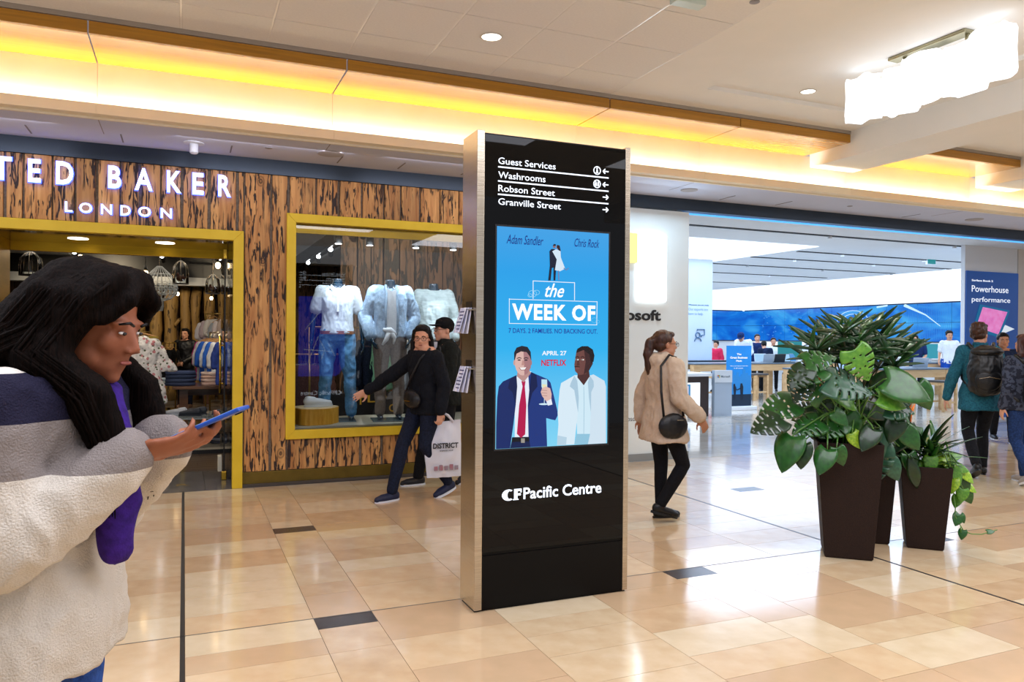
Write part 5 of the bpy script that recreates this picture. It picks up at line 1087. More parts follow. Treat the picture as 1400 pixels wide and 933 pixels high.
# ================================================================== SHOP WINDOW DISPLAY
mann_m = mat('mannequin_blue', '#0e2a3c', '#123348', rough=.18, spec=.7, coat=.5)
def dispx(px, Y): return at(px, 480, Y=Y).x
ms_ = dict(headless=True, skin=mann_m, kind='mannequin')
polo = fabric('pale_polo', '#b9c2cc', '#c9d1d9'); chino = fabric('blue_chinos', '#4d7ea8', '#5f90b8'); bomber = fabric('pale_denim', '#8fa9c4', '#a9bfd4'); whs = fabric('white_shirt', '#e3e8ee', '#edf1f5'); taupe = fabric('taupe_trousers', '#7d6f66', '#8c7e74'); swe = fabric('grey_marl', '#a9b8b8', '#c3cfce', scale=(12, 12, 60)); sand = fabric('sand_trousers', '#b9aa98', '#c6b8a6')
def mannequin(label, px, Y, face, spec, s=1.03):
    sp = dict(ms_); sp.update(spec); t, j, M = person(label, (dispx(px, Y), Y, .572), face, sp, s, .009)
    pl = MB(); pl.box(-.2, .2, -.16, .2, -.0, .012); pl.build('foot_plate', mat('glass_plate', '#5f6f78', rough=.15), t, world=False, bevel=.003); return t, j
m1, j = mannequin('mannequin in pale polo shirt, belt and rolled blue trousers', 461, 8.55, 262, dict(pose=dict(elL=(-.25, -.02, 1.12), wrL=(-.27, .0, .86), elR=(.25, -.02, 1.12), wrR=(.27, .0, .86), kneeL=(-.13, .03, .49), ankL=(-.15, .02, .085), kneeR=(.12, .02, .49), ankR=(.14, -.02, .085)), top=dict(m=polo, g=.014, hem=.93, sleeve=.35, name='polo_shirt', collar=False, disp=.008), bottom=dict(m=chino, g=.004, disp=.012), seed=21))
b = MB(); b.lathe([(.0, 0)]*1+[(.0, 0)], n=3) if False else None
def ringband(t, z0, z1, rx, ry, m, name, cy=0):
    a = ring_at((0, cy, z0), rx, ry, 24); c = ring_at((0, cy, z1), rx, ry, 24); return MB().loft([a, c], False).build(name, m, t, smooth=True, world=False)
ringband(m1, .955, .99, .188, .133, mat('belt_leather', '#8c5a3a', rough=.5), 'belt')
for q, x in (('L', -.15), ('R', .14)): MB().lathe([(.062, .125), (.066, .13), (.066, .185), (.060, .19)], (x*1.03, 0, 0), 16, False).build('rolled_cuff', fabric('cuff_pale', '#7ba3c4'), m1, smooth=True, world=False)
MB().prism([(-.07, 1.50), (-.005, 1.44), (-.03, 1.40), (-.09, 1.46)], .075, .095).prism([(.07, 1.50), (.005, 1.44), (.03, 1.40), (.09, 1.46)], .075, .095).build('shirt_collar', polo, m1, world=False)
MB().box(-.012, .012, .125, .132, 1.2, 1.42).build('button_placket', whs, m1, world=False)
m2, j = mannequin('mannequin in open pale denim bomber jacket over white shirt with taupe trousers', 533, 8.42, 262, dict(pose=dict(elL=(-.27, -.04, 1.12), wrL=(-.21, .10, .90), elR=(.27, -.04, 1.12), wrR=(.21, .10, .90)), top=dict(m=bomber, g=.024, hem=.90, name='bomber_jacket', disp=.012), bottom=dict(m=taupe, g=.004, disp=.010), seed=22))
MB().loft([[V((x, .135+.02*(1-abs(z-1.2)*2)-abs(x)*.25+dy, z)) for x, z in [(-.055, .93), (.055, .93), (.065, 1.2), (.05, 1.46), (0, 1.43), (-.05, 1.46), (-.065, 1.2)]] for dy in (0, .018)]).build('white_shirt', whs, m2, world=False)
for q in (-1, 1): MB().tube([(q*.06, .165, .95), (q*.068, .17, 1.2), (q*.055, .14, 1.42), (q*.06, .07, 1.50)], [.012, .013, .014, .016], 8).build('jacket_edge', bomber, m2, smooth=True, world=False)
MB().tube([(-.05, .16, .96), (.02, .19, 1.0), (.09, .16, 1.01)], [.02, .035, .02], 8).tube([(.02, .18, 1.0), (.06, .19, .90), (.10, .17, .84)], [.03, .025, .012], 8).tube([(.02, .18, 1.0), (-.03, .19, .92), (-.02, .17, .85)], [.03, .022, .01], 8).build('knotted_scarf', whs, m2, smooth=True, world=False)
m3, j = mannequin('mannequin in grey marl sweater behind the man in black cap', 592, 8.78, 258, dict(pose=dict(elL=(-.25, -.03, 1.12), wrL=(-.24, .08, .88), elR=(.25, -.03, 1.12), wrR=(.24, .08, .88)), top=dict(m=swe, g=.022, hem=.88, name='sweater', disp=.010), bottom=dict(m=sand, g=.004, disp=.010), seed=23))
ringband(m3, .92, 1.0, .20, .145, fabric('tied_white', '#d8dee4'), 'tied_garment')
# log slice with sneaker
yel_log = mat('log_bark', '#d69420', '#efb440', rough=.6, scale=(30, 30, 4), detail=5, bump=.4); log_top = mat('log_cut', '#d2b47e', '#e0c594', rough=.5, scale=12)
lg = thing('log_slice', 'low golden log slice used as a plinth at left of the shop window', 'log', (1.29, 8.34, .572)); q = random.Random(4); rr_ = [.235*(1+.09*math.sin(3*a+1)+.05*math.sin(5*a)) for a in [2*math.pi*k/36 for k in range(36)]]
MB().loft([[V((1.29+r*math.cos(2*math.pi*k/36), 8.34+r*.9*math.sin(2*math.pi*k/36), z)) for k, r in enumerate(rr_)] for z in (.572, .66, .742)]).build('bark', yel_log, lg, smooth=False)
MB().loft([[V((1.29+r*f*math.cos(2*math.pi*k/36), 8.34+r*f*.9*math.sin(2*math.pi*k/36), z)) for k, r in enumerate(rr_)] for z, f in ((.742, .99), (.75, .95))]).build('cut_face', log_top, lg)
wsn = mat('white_leather', '#dcdfe0', rough=.4)
def shoe(name, label, loc, rz, m, sole, s=1., group=None):
    t = thing(name, label, 'shoe', loc, rz, group); b = MB(); b.chain([(0, -.09*s, .055*s), (0, .03*s, .045*s), (0, .13*s, .033*s)], [.040*s, .038*s, .028*s], 12); b.cap((0, -.085*s, .075*s), (0, -.03*s, .07*s), .034*s, .030*s)
    b.blob('upper', m, t, .006, 0, 9, 3); b = MB(); n = 22
    b.loft([[V((.044*s*math.cos(2*math.pi*k/n), .02*s+.145*s*math.sin(2*math.pi*k/n), z)) for k in range(n)] for z in (0, .022*s)]).build('sole', sole, t, world=False)
    return t
shoe('sneaker', 'white leather sneaker lying on the golden log slice', (1.30, 8.30, .751), rad(-78), wsn, wsn, 1.1)
# garments on rails behind the display
def hang_top(label, x, y, z, rz, m, w=.40, h=.62, sleeve=.55, group=None, kind='shirt', hanger=True, disp=.010):
    t = thing(kind, label, kind, (x, y, z), rz, group); b = MB()
    b.loft([ring_at((0, 0, -h*k/6), w/2*(1 if k else .55)*(1+.06*(k/6)), .045+.01*math.sin(k*2), 18) for k in range(7)])
    if sleeve:
        for q in (-1, 1): b.chain([(q*w*.42, 0, -.05), (q*w*.56, .01, -.05-sleeve*.5), (q*w*.60, .0, -.05-sleeve)], [.055, .05, .042], 10)
    b.blob(kind+'_cloth', m, t, .014, disp, 9, 3, random.random()*9)
    if hanger: MB().tube([(-w*.42, 0, .0), (0, 0, .055), (w*.42, 0, .0)], .009, 6).build('hanger', mat('hanger_wood', '#b98a55', rough=.5), t, world=False); MB().tube([(0, 0, .05), (0, 0, .10), (.03, 0, .135), (0, 0, .165), (-.025, 0, .145)], .004, 6).build('hook', steel, t, world=False)
    return t
def rail(label, x0, y0, x1, y1, z):
    t = thing('clothes_rail', label, 'clothes rail', ((x0+x1)/2, (y0+y1)/2, 0)); b = mat('rail_brass', '#a98a4a', rough=.3, metal=.8)
    MB().cyl((x0, y0, z), (x1, y1, z), .013).build('bar', b, t, smooth=True)
    for x, y in ((x0, y0), (x1, y1)): MB().cyl((x, y, 0), (x, y, z), .014).build('post', b, t, smooth=True); MB().box(x-.15, x+.15, y-.15, y+.15, 0, .02).build('foot', b, t)
    return t
mint = fabric('mint_cloth', '#8fc79c', '#a4d6ae'); navyc = fabric('navy_cloth', '#151c2c', '#222b3e'); maroon = fabric('maroon_cloth', '#3f2a2c', '#4e3638')
rail('brass clothes rail with shirts behind the window mannequins', 1.5, 10.15, 3.9, 10.15, 1.62)
for i, (px, m, lab, sc) in enumerate(((497, navyc, 'dark shirt on the rail between first two mannequins', 1), (508, navyc, 'dark jacket beside the mint green shirt on the rail', 1), (520, mint, 'mint green shirt hanging between the first two mannequins', 1.05), (533, mint, 'mint green shirt partly behind the taupe trousers', 1.0), (558, fabric('white_cloth', '#c9cdd2'), 'white shirt hanging behind taupe trousers', 1), (583, navyc, 'dark shirt behind the sweater mannequin', 1), (610, fabric('steel_cloth', '#57687a'), 'grey shirt on rail at right side of window', 1))):
    hang_top(lab, dispx(px, 10.15), 10.15, 1.455, rad(62 if i not in (2,) else 35), m, .42, .66*sc, .52, 'shirts on the rail behind the window')
rail('low brass rail with maroon skirts at left of the window display', .95, 10.9, 2.3, 10.9, 1.25)
for i, px in enumerate((418, 430, 442)):
    t = thing('skirt', ['left', 'middle', 'right'][i]+' maroon pleated skirt on the low rail behind the log slice', 'skirt', (dispx(px, 10.9), 10.9, 1.10), rad(10), 'maroon skirts on the low rail')
    b = MB(); R__ = []
    for k in range(7): R__.append([V(((.14+.055*k/6*2)*math.cos(a)*(1+.04*math.sin(12*a)*(k/6)), (.05+.02*k/6*2)*math.sin(a)*(1+.10*math.sin(12*a)*(k/6)), -.72*k/6)) for a in [2*math.pi*n/48 for n in range(48)]])
    b.loft(R__).build('skirt_cloth', maroon, t, smooth=True, world=False); MB().box(-.14, .14, -.01, .01, 0, .02).cyl((0, 0, .02), (0, 0, .14), .004).build('hanger', steel, t, world=False)
vitr = thing('display_shelf', 'dark low shelving with gold letters behind the mannequin legs', 'shelf', (2.7, 9.9, 0)); MB().box(1.7, 3.9, 9.75, 9.95, 0, .78).build('shelf_body', mat('shelf_dark', '#1d1713', rough=.5), vitr)
glt = mat('gold_letter', '#c99f3c', rough=.3, metal=.8, emit='#8a6418', es=.3)
for c_, px, py in (('T', 493, 548), ('D', 523, 543), ('L', 508, 545), ('O', 537, 558)): x = at(px, py, Y=9.74).x; z = at(px, py, Y=9.74).z; text(c_, glt, x-.05, x+.05, z-.05, z+.05, 9.745, .01, vitr, 'gold_letter', .01)

# ================================================================== FASHION SHOP FURNISHINGS
walnut = mat('walnut', '#4a2f1c', '#6b4529', rough=.35, scale=(3, 20, 20), coat=.3); brass2 = mat('table_brass', '#9c8436', rough=.3, metal=.85)
def stable(label, x0, x1, y0, y1, h, leg=walnut, top=walnut):
    t = thing('shop_table', label, 'table', ((x0+x1)/2, (y0+y1)/2, 0)); MB().box(x0, x1, y0, y1, h-.04, h).build('table_top', top, t, bevel=.004)
    for x in (x0+.15, x1-.15): MB().box(x-.06, x+.06, y0+.12, y1-.12, 0, h-.04).build('leg', leg, t, bevel=.004)
    MB().box(x0+.2, x1-.2, (y0+y1)/2-.04, (y0+y1)/2+.04, h-.16, h-.04).build('rail', leg, t); return t
stable('walnut shop table with folded clothes in front of shop assistant', -.15, 1.15, 12.0, 13.0, .76)
stable('brass-legged table with pink and white clothes behind the face of the passer-by', at(100, 510, Y=15).x, at(166, 510, Y=15).x, 14.6, 15.6, .78, brass2, brass2)
def folded(label, x, y, z, cols, w=.34, d=.28, th=.035, rz=0, group='folded clothes on the shop tables'):
    t = thing('folded_clothes', label, 'clothes', (x, y, z), rz, group)
    for k, c in enumerate(cols):
        b = MB(); b.loft([ring_at((random.uniform(-.01, .01), 0, th*k+hh), w/2*f, d/2*f, 22) for hh, f in ((.001, .96), (.008, 1), (th-.008, 1), (th-.002, .93))]); b.build('folded_layer', fabric('fold'+c, c), t, smooth=True, world=False)
    return t
X = lambda px, Y: at(px, 520, Y=Y).x
folded('stack of folded navy sweaters topped with a small badge on walnut table', X(247, 12.3), 12.3, .76, ['#2c3550', '#323c58', '#28324c', '#343f5e'], .42, .34, .055)
folded('low stack of white and teal shirts left of the navy stack', X(224, 12.5), 12.5, .76, ['#3a5a68', '#c9d3d6', '#b9c9d4'], .34, .30, .035)
folded('stack of folded blush pink clothes near glass door', X(297, 12.35), 12.35, .76, ['#c7a79c', '#d4b9ae', '#caa898', '#dcc3b8'], .46, .34, .05)
folded('tall stack of pink sweaters on the brass-legged table', X(138, 14.9), 14.9, .78, ['#9c4f5c', '#b0616c', '#a65562', '#b86c76', '#a85a68'], .38, .34, .06)
folded('stack of white and grey shirts beside pink sweaters', X(157, 14.9), 14.9, .78, ['#c9c9cc', '#aab3c2', '#d4d6da', '#9fb0c8'], .34, .3, .055)
# low glass-topped display with shoes
lowt = thing('low_display_table', 'low glass display table with shoes just inside the entrance', 'table', (.0, 11.1, 0))
xl, xr = X(150, 10.7), X(322, 10.7)
MB().box(xl, xr, 10.45, 11.4, 0, .05).build('base', mat('display_black', '#141210', rough=.4), lowt); MB().box(xl, xr, 10.45, 11.4, .05, .075).build('lower_shelf', mat('shelf_cream', '#b9ad95', rough=.4), lowt); MB().box(xl, xr, 10.45, 11.4, .44, .455).build('glass_top', mat('pale_top', '#9aa4a6', '#a5afb0', rough=.08, coat=.5), lowt)
for x in (xl+.03, (xl+xr)/2+.1, xr-.03):
    for y in (10.5, 11.35): MB().box(x-.02, x+.02, y-.02, y+.02, .07, .44).build('leg', brass2, lowt)
for i, (px, y, c) in enumerate(((262, 10.75, '#2a2e38'), (270, 10.95, '#30343e'), (243, 10.9, '#b9bcc4'), (180, 10.8, '#c8c5cc'), (192, 10.95, '#b4a7ac'), (307, 10.8, '#3b414f'))):
    shoe('shoe', ['dark slipper on the low glass display, left of pair', 'dark slipper on the low glass display, right of pair', 'pale shoe on low display below folded clothes', 'pale grey shoe under the phone of the passer-by', 'mauve shoe beside pale grey shoe on low display', 'navy shoe on low display behind the glass door'][i], (X(px, y), y, .456), rad(70), mat('shoe'+c, c, rough=.5), mat('shoe'+c, c), 1, 'shoes on the low display table')
for i, (px, c) in enumerate(((262, '#3a3f4a'), (310, '#44464e'))): folded(['dark folded knit in lower shelf of low display', 'grey folded knit in the lower shelf behind glass door'][i], X(px, 10.9), 10.9, .076, [c, '#8a8c92', c], .4, .3, .04)
# floral dress on a stump plinth
D_ = thing('dress', 'white floral dress with wide sleeves hanging on a wooden hanger inside the entrance', 'dress', (X(193, 11.0), 11.0, 1.47), rad(4))
flo = mat('floral_chiffon', '#e2dcd8', '#e8e3df', rough=.7); nt = flo.node_tree; bs = nt.nodes['Principled BSDF']; tc = nt.nodes.new('ShaderNodeTexCoord'); prev = nt.nodes['Color Ramp'].outputs[0]
for k, (sc, c, lo_) in enumerate(((17, '#4e5a3a', .20), (13, '#c07a7e', .24), (31, '#6b3a34', .12))):
    mp = nt.nodes.new('ShaderNodeMapping'); mp.inputs['Location'].default_value = (k*3.1, 0, k); nt.links.new(tc.outputs['Object'], mp.inputs[0]); vo = nt.nodes.new('ShaderNodeTexVoronoi'); vo.inputs['Scale'].default_value = sc; nt.links.new(mp.outputs[0], vo.inputs['Vector'])
    cr = nt.nodes.new('ShaderNodeValToRGB'); cr.color_ramp.elements[0].position = lo_; cr.color_ramp.elements[0].color = (1, 1, 1, 1); cr.color_ramp.elements[1].position = lo_+.05; cr.color_ramp.elements[1].color = (0, 0, 0, 1); nt.links.new(vo.outputs['Distance'], cr.inputs[0])
    mx = nt.nodes.new('ShaderNodeMixRGB'); nt.links.new(cr.outputs[0], mx.inputs[0]); nt.links.new(prev, mx.inputs[1]); mx.inputs[2].default_value = (*hx(c), 1); prev = mx.outputs[0]
nt.links.new(prev, bs.inputs['Base Color'])
b = MB(); b.loft([ring_at((0, 0, z), rx, ry, 24) for z, rx, ry in ((0, .08, .05), (-.03, .19, .07), (-.12, .20, .09), (-.35, .19, .10), (-.55, .24, .12), (-.72, .29, .15), (-.86, .31, .17))])
for q in (-1, 1): b.loft([ring_at((q*x, 0, z), r, .05, 14) for x, z, r in ((.16, -.05, .05), (.22, -.2, .075), (.29, -.34, .085), (.335, -.44, .10))])
b.blob('dress_cloth', flo, D_, .012, .022, 12, 3, 3)
MB().tube([(-.2, 0, .0), (0, 0, .06), (.2, 0, .0)], .012, 8).build('hanger', mat('hanger_wood', '#b98a55'), D_, world=False); MB().box(-.2, .2, -.012, .012, -.01, .018).tube([(0, 0, .05), (0, 0, .09), (.03, 0, .12), (0, 0, .15)], .005, 6).build('hook', brass2, D_, world=False)
MB().cyl((0, .02, -.86), (0, .02, -.60), .012).cyl((0, .02, -1.0), (0, .02, -.86), .015).build('stand_pole', steel, D_, world=False)
stp = thing('wood_plinth', 'dark wooden block plinth under the floral dress', 'plinth', (X(203, 10.98), 10.98, .456)); MB().box(stp.location.x-.17, stp.location.x+.17, 10.85, 11.15, .456, .62).build('block', bark_dark, stp, bevel=.008); stp2 = MB().box(stp.location.x-.24, stp.location.x+.26, 10.78, 11.2, .456, .475).build('tray', mat('tray_black', '#15130f', rough=.3), stp)
# right clothes rail with blue, white and pink garments
rail('clothes rail with blue, white and pink tops near glass door', X(287, 13.4), 13.4, X(322, 11.6), 11.6, 1.55)
for i, (px, Y, c, w_) in enumerate(((283, 13.5, '#d4358c', .36), (287, 13.3, '#c9c6cb', .42), (292, 13.0, '#2a5fc0', .44), (298, 12.7, '#dfe3e8', .42), (303, 12.5, '#2f66c8', .44), (308, 12.3, '#d6d8dd', .42), (314, 12.0, '#2c3f86', .42))):
    hang_top(['bright pink top at far end of the right rail', 'grey-white top second from far end of the right rail', 'royal blue top on the right rail', 'white top between the blue tops on right rail', 'second royal blue top on the right rail', 'white top behind the glass door edge', 'navy top nearest on the right rail'][i], X(px, Y), Y, 1.40, rad(25), fabric('hang'+c, c), w_, .62, .3, 'tops on the rail near the glass door')
for i in range(6):
    px, Y = 285+i*4, 14.2; t = hang_top(['leftmost', 'second', 'third', 'fourth', 'fifth', 'rightmost'][i]+' pale patterned blouse in the heaped rail above blue tops', X(px, Y), Y, 1.72+.03*(i % 3), rad(30+8*i), fabric('pale%d' % i, ('#cfcbd0', '#b9a9ae', '#d6d2cc', '#9aa2ac', '#d9cfd0', '#c3b0a6')[i]), .36, .4, .2, 'pale blouses heaped on the rear rail')
rail('rear clothes rail heaped with pale blouses', X(281, 14.2), 14.2, X(312, 14.2), 14.2, 1.88)
# rail behind the dress
rail('rear rail behind the floral dress', X(172, 13.6), 13.6, X(206, 13.6), 13.6, 1.55)
for i, (px, c) in enumerate(((176, '#7a3f4c'), (186, '#8a8d94'), (200, '#3f4c63'), (204, '#6f7f95'))): hang_top(['wine red', 'grey', 'slate blue', 'pale blue'][i]+' top hanging behind the floral dress', X(px, 13.6), 13.6, 1.42, rad(60), fabric('back'+c, c), .4, .6, .4, 'tops hanging behind the floral dress')
rail('black clothes rail left of the shop assistant', X(222, 17), 17, X(240, 17), 17, 1.35)
for i, px in enumerate((225, 231, 237)): hang_top(['left', 'middle', 'right'][i]+' black jacket on the rail left of shop assistant', X(px, 17), 17, 1.2, rad(70), fabric('blk_cl', '#0e0e11', '#17171c'), .42, .6, .5, 'black jackets left of the shop assistant')
stable('walnut console with bags behind the shop assistant', X(236, 18.2), X(292, 18.2), 17.9, 18.4, .8)
# shop assistant
ap = at(253, 553, Z=0)
person('shop assistant in black leather jacket with long dark hair standing by log posts', (ap.x, min(ap.y, 17.3), 0), 246, dict(pose=dict(elL=(-.22, .0, 1.12), wrL=(-.05, .2, .98), elR=(.22, .0, 1.12), wrR=(.05, .2, .98)), fem=True, top=dict(m=black_leather, g=.016, hem=.84), bottom=dict(m=MATS['dark_jeans'], g=-.001, name='jeans'), shoes=dict(m=mat('flat_tan', '#a07a62', rough=.5)), hair=dict(style='long', m=hair_dark), seed=31), .97, .012)
# hanging lamps and glass ornaments
wire = mat('white_wire', '#cfd3d4', rough=.35, metal=.4); cryst = mat('crystal', '#dfe8ea', rough=.08, spec=1, coat=.6); cryst.node_tree.nodes['Principled BSDF'].inputs['Alpha'].default_value = .55
def hp(px, py, Y): return at(px, py, Y=Y)
c0 = hp(218, 392, 11.6); R0 = .225
wc_ = thing('wire_chandelier', 'white wire basket chandelier hanging above the floral dress', 'chandelier', (c0.x, c0.y, 3.18)); x, y, z = c0
rgs = [(.14, z+.17), (R0, z+.06), (R0*1.03, z-.02), (R0*.98, z-.10), (R0*.62, z-.17), (.05, z-.20), (.055, z-.27), (.04, z-.33)]
for k, (r, zz) in enumerate(rgs): MB().tube([(x+r*math.cos(a), y+r*math.sin(a), zz) for a in [2*math.pi*n/28 for n in range(29)]], .006, 5).build('wire_ring', wire, wc_, smooth=True)
for n in range(22):
    a = 2*math.pi*n/22; MB().tube([(x+.03*math.cos(a), y+.03*math.sin(a), z+.28)]+[(x+r*math.cos(a), y+r*math.sin(a), zz) for r, zz in rgs], .0045, 5).build('wire_rib', wire, wc_, smooth=True)
for n in range(20):
    a = 2*math.pi*n/20; b = MB()
    for zz in (z+.02, z-.04, z-.09): b.ell((x+R0*.96*math.cos(a), y+R0*.96*math.sin(a), zz), (.014, .014, .022), None, 8, 6)
    b.build('bead_string', cryst, wc_, smooth=True)
MB().cyl((x, y, z+.28), (x, y, 3.345), .006).build('chain', steel, wc_); MB().lathe([(.07, 0), (.07, -.015), (.02, -.03)], (x, y, 3.18), 16).build('canopy', wire, wc_)
clg = glass('cloche_glass', (.93, .95, .95), 1.5)
def cloche(label, px, py, Y, r, h, bird):
    c = hp(px, py, Y); x, y, z = c; t = thing('glass_cloche', label, 'hanging ornament', (x, y, 3.18)); MB().lathe([(r, z-h/2), (r*1.02, z-h*.1), (r*.9, z+h*.22), (r*.5, z+h*.42), (.02, z+h*.5)], (x, y, 0), 24, False).build('glass_dome', clg, t, smooth=True)
    for k in range(8): a = 2*math.pi*k/8; MB().tube([(x+r*1.01*math.cos(a), y+r*1.01*math.sin(a), z-h/2), (x+r*1.03*math.cos(a), y+r*1.03*math.sin(a), z-h*.1), (x+r*.91*math.cos(a), y+r*.91*math.sin(a), z+h*.22), (x+r*.5*math.cos(a), y+r*.5*math.sin(a), z+h*.42), (x, y, z+h*.5)], .004, 5).build('glazing_bar', steel, t, smooth=True)
    MB().lathe([(r, z-h/2), (r*1.05, z-h/2-.012), (.001, z-h/2-.012)], (x, y, 0), 20).build('base', mat('cloche_base', '#1b1512', rough=.4), t)
    if bird: b = MB(); b.ell((x, y, z-h*.28), (r*.6, r*.35, h*.14)); b.ell((x-r*.35, y, z-h*.12), (r*.2, r*.2, h*.09)); b.cap((x+r*.3, y, z-h*.28), (x+r*.8, y, z-h*.22), .02, .008); b.build('perched_bird', mat('bird_brown', '#3a1d14', '#5a2e20', rough=.6, scale=30), t, smooth=True)
    MB().cyl((x, y, z+h*.48), (x, y, 3.345), .004).build('chain', steel, t)
cloche('glass cloche ornament with brown bird right of the wire chandelier', 247, 372, 11.0, .095, .30, True); cloche('small dark glass cloche hanging near glass door', 291, 388, 10.6, .085, .24, True); cloche('large glass cloche at the upper left of the shop entrance', 42, 360, 10.2, .115, .26, False)
def bulb(label, px, py, Y):
    c = hp(px, py, Y); x, y, z = c; t = thing('bare_bulb', label, 'hanging lamp', (x, y, 3.18), group='bare bulbs hanging in the fashion shop'); MB().ell((x, y, z), (.032, .032, .042), None, 14, 9).build('bulb_glass', glow('warm_bulb', '#ffd9a0', 16), t, smooth=True)
    MB().cyl((x, y, z+.035), (x, y, z+.10), .018).build('socket', blk, t, smooth=True); MB().cyl((x, y, z+.09), (x, y, 3.345), .004).build('cord', blk, t)
bulb('bare warm bulb left of the wire chandelier', 199, 374, 11.2); bulb('bare bulb just left of glass door edge', 298, 363, 10.4); bulb('tiny far bulb between the log posts', 243, 402, 17.8); bulb('tiny far bulb above the right clothes rail', 289, 408, 17.8); bulb('tiny bulb hanging left over passer-by hair', 110, 352, 12)
# ================================================================== PLANTS
brown = mat('planter_brown', '#1e110d', '#261712', rough=.6, spec=.25, scale=(160, 160, 160), detail=2, bump=.12); soil = mat('soil', '#1d130c', '#2e2016', rough=.95, scale=60, bump=.6)
def leafm(name, a, b, sc=6): return mat(name, a, b, rough=.3, scale=sc, detail=5, spec=.55, coat=.25)
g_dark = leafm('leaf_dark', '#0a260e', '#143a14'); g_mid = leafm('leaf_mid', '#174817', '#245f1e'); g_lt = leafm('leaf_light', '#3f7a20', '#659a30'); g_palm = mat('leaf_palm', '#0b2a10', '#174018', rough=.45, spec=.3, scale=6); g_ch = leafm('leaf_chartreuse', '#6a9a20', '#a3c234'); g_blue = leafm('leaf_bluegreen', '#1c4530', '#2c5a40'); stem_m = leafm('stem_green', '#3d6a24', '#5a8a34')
def leaf_grid(L, W, prof, fold=.12, droop=.25, nx=6, ny=12, cut=None):
    "one leaf: base at the origin, midrib along +Y, upper face +Z"
    b = MB(); n2 = nx*2
    def pt(u, v):
        w_ = prof(v)*W/2; x = u*w_; y = v*L; 
        back = .16*L*(abs(u)**1.5)*max(0, .45-v)*2 if cut != 'strap' else 0
        z = -droop*L*v*v*.6+abs(x)*fold-abs(u)**2*w_*droop*.5
        return (x, y-back, z)
    vs = []; fs = []
    for j in range(ny+1):
        for i in range(n2+1): vs.append(pt((i-nx)/nx, j/ny))
    for j in range(ny):
        for i in range(n2):
            if cut == 'monstera':
                side = abs((i+.5-nx)/nx)
                if side > .38 and j % 4 == 3 and 3 < j < ny-2: continue
                if .12 < side < .26 and j % 8 == 5: continue
            a = j*(n2+1)+i; fs.append((a, a+1, a+n2+2, a+n2+1))
    b.add(vs, fs); return b
heart = lambda v: (math.sin(math.pi*min(1, v*.92+.08)**.62))**.8*(1 if v < .98 else .3)
oval_p = lambda v: math.sin(math.pi*min(1, v*.96+.03))**.8
strapp = lambda v: (math.sin(math.pi*(v*.93+.05)))**.5
LM = {}
def leaf_obj(kind, m, parent, pos, d, n, size, name='leaf'):
    key = (kind, m.name)
    if key not in LM:
        b = {'monstera': lambda: leaf_grid(1, .95, heart, .10, .35, 7, 24, 'monstera'), 'heart': lambda: leaf_grid(1, .85, heart, .10, .35, 5, 10), 'oval': lambda: leaf_grid(1, .42, oval_p, .18, .5, 3, 9), 'strap': lambda: leaf_grid(1, .12, strapp, .25, .4, 1, 7, 'strap')}[kind]()
        LM[key] = b.mesh(name, m, True)
    o = bpy.data.objects.new(name, LM[key]); COL.objects.link(o); o.parent = parent
    d = V(d).normalized(); n = V(n); n = (n-d*n.dot(d)).normalized(); x = d.cross(n)
    R_ = Matrix((x, d, n)).transposed().to_4x4(); o.matrix_local = Matrix.Translation(V(pos)-wloc(parent)) @ R_ @ Matrix.Diagonal((size, size, size, 1))
    if 'thick' not in o: so = o.modifiers.new('t', 'SOLIDIFY'); so.thickness = .004
    return o
def planter(name, label, cx, cy, rot, wb, wt, h):
    t = thing(name, label, 'potted plant', (cx, cy, 0)); Rz = Matrix.Rotation(rot, 3, 'Z')
    def sq(w_, z): return [V((cx, cy, z))+Rz @ V((sx*w_/2, sy*w_/2, 0)) for sx, sy in ((-1, -1), (1, -1), (1, 1), (-1, 1))]
    b = MB(); b.loft([sq(wb*.94, 0.0), sq(wb, .012), sq(wt, h), sq(wt-.03, h), sq(wt-.04, h-.05)], True); b.build('planter', brown, t, bevel=.004)
    MB().loft([sq(wt-.045, h-.06), sq(wt-.035, h-.03)]).build('soil', soil, t); return t
pA = planter('potted_plant', 'tall tapered brown planter overflowing with split-leaf philodendron and dark palm', 4.29, 4.01, rad(-41), .31, .42, .80)
pC = planter('potted_plant', 'tall brown planter hidden behind the left one', 4.75, 4.26, rad(-41), .29, .40, .80)
pB = planter('potted_plant', 'shorter brown planter with strap leaves and a trailing vine', 4.985, 3.955, rad(-45), .24, .335, .60)
toCam = (CAMP-V((4.4, 4.0, 1.0))).normalized(); IR = _R; IU = V((0, 0, 1))
def crop(x, y): return 1020+x/2.592, 420+y/2.592
PM = FOC/2.592
rl = random.Random(12)
def placed(parent, kind, m, x, y, size_px, ang, D=None, lean=.3, root=(4.29, 4.01, .78), stem=True, tilt=None):
    "leaf whose middle is seen near crop point x,y; ang = direction its tip points in the picture (0 right, 90 up)"
    D = D if D else 5.25+rl.uniform(-.22, .18); c = at(*crop(x, y), D=D); L = size_px/2.592*D/FOC
    d = (IR*math.cos(rad(ang))+IU*math.sin(rad(ang))+toCam*lean*rl.uniform(.3, 1.)).normalized()
    n = (toCam*(.75 if tilt is None else tilt)+IU*.6+IR*rl.uniform(-.35, .35)); base = c-d*L*.5
    leaf_obj(kind, m, parent, base, d, n, L)
    if stem:
        r = V(root)+V((rl.uniform(-.1, .1), rl.uniform(-.1, .1), 0)); mid = r*.45+base*.55+IU*(.10+.1*rl.random()); 
        pts = [r, r*.7+mid*.3+IU*.06, mid, base*.8+mid*.2+IU*.01, base]; MB().tube(pts, [.008, .007, .006, .005, .004], 6).build('stalk', stem_m, parent, smooth=True)
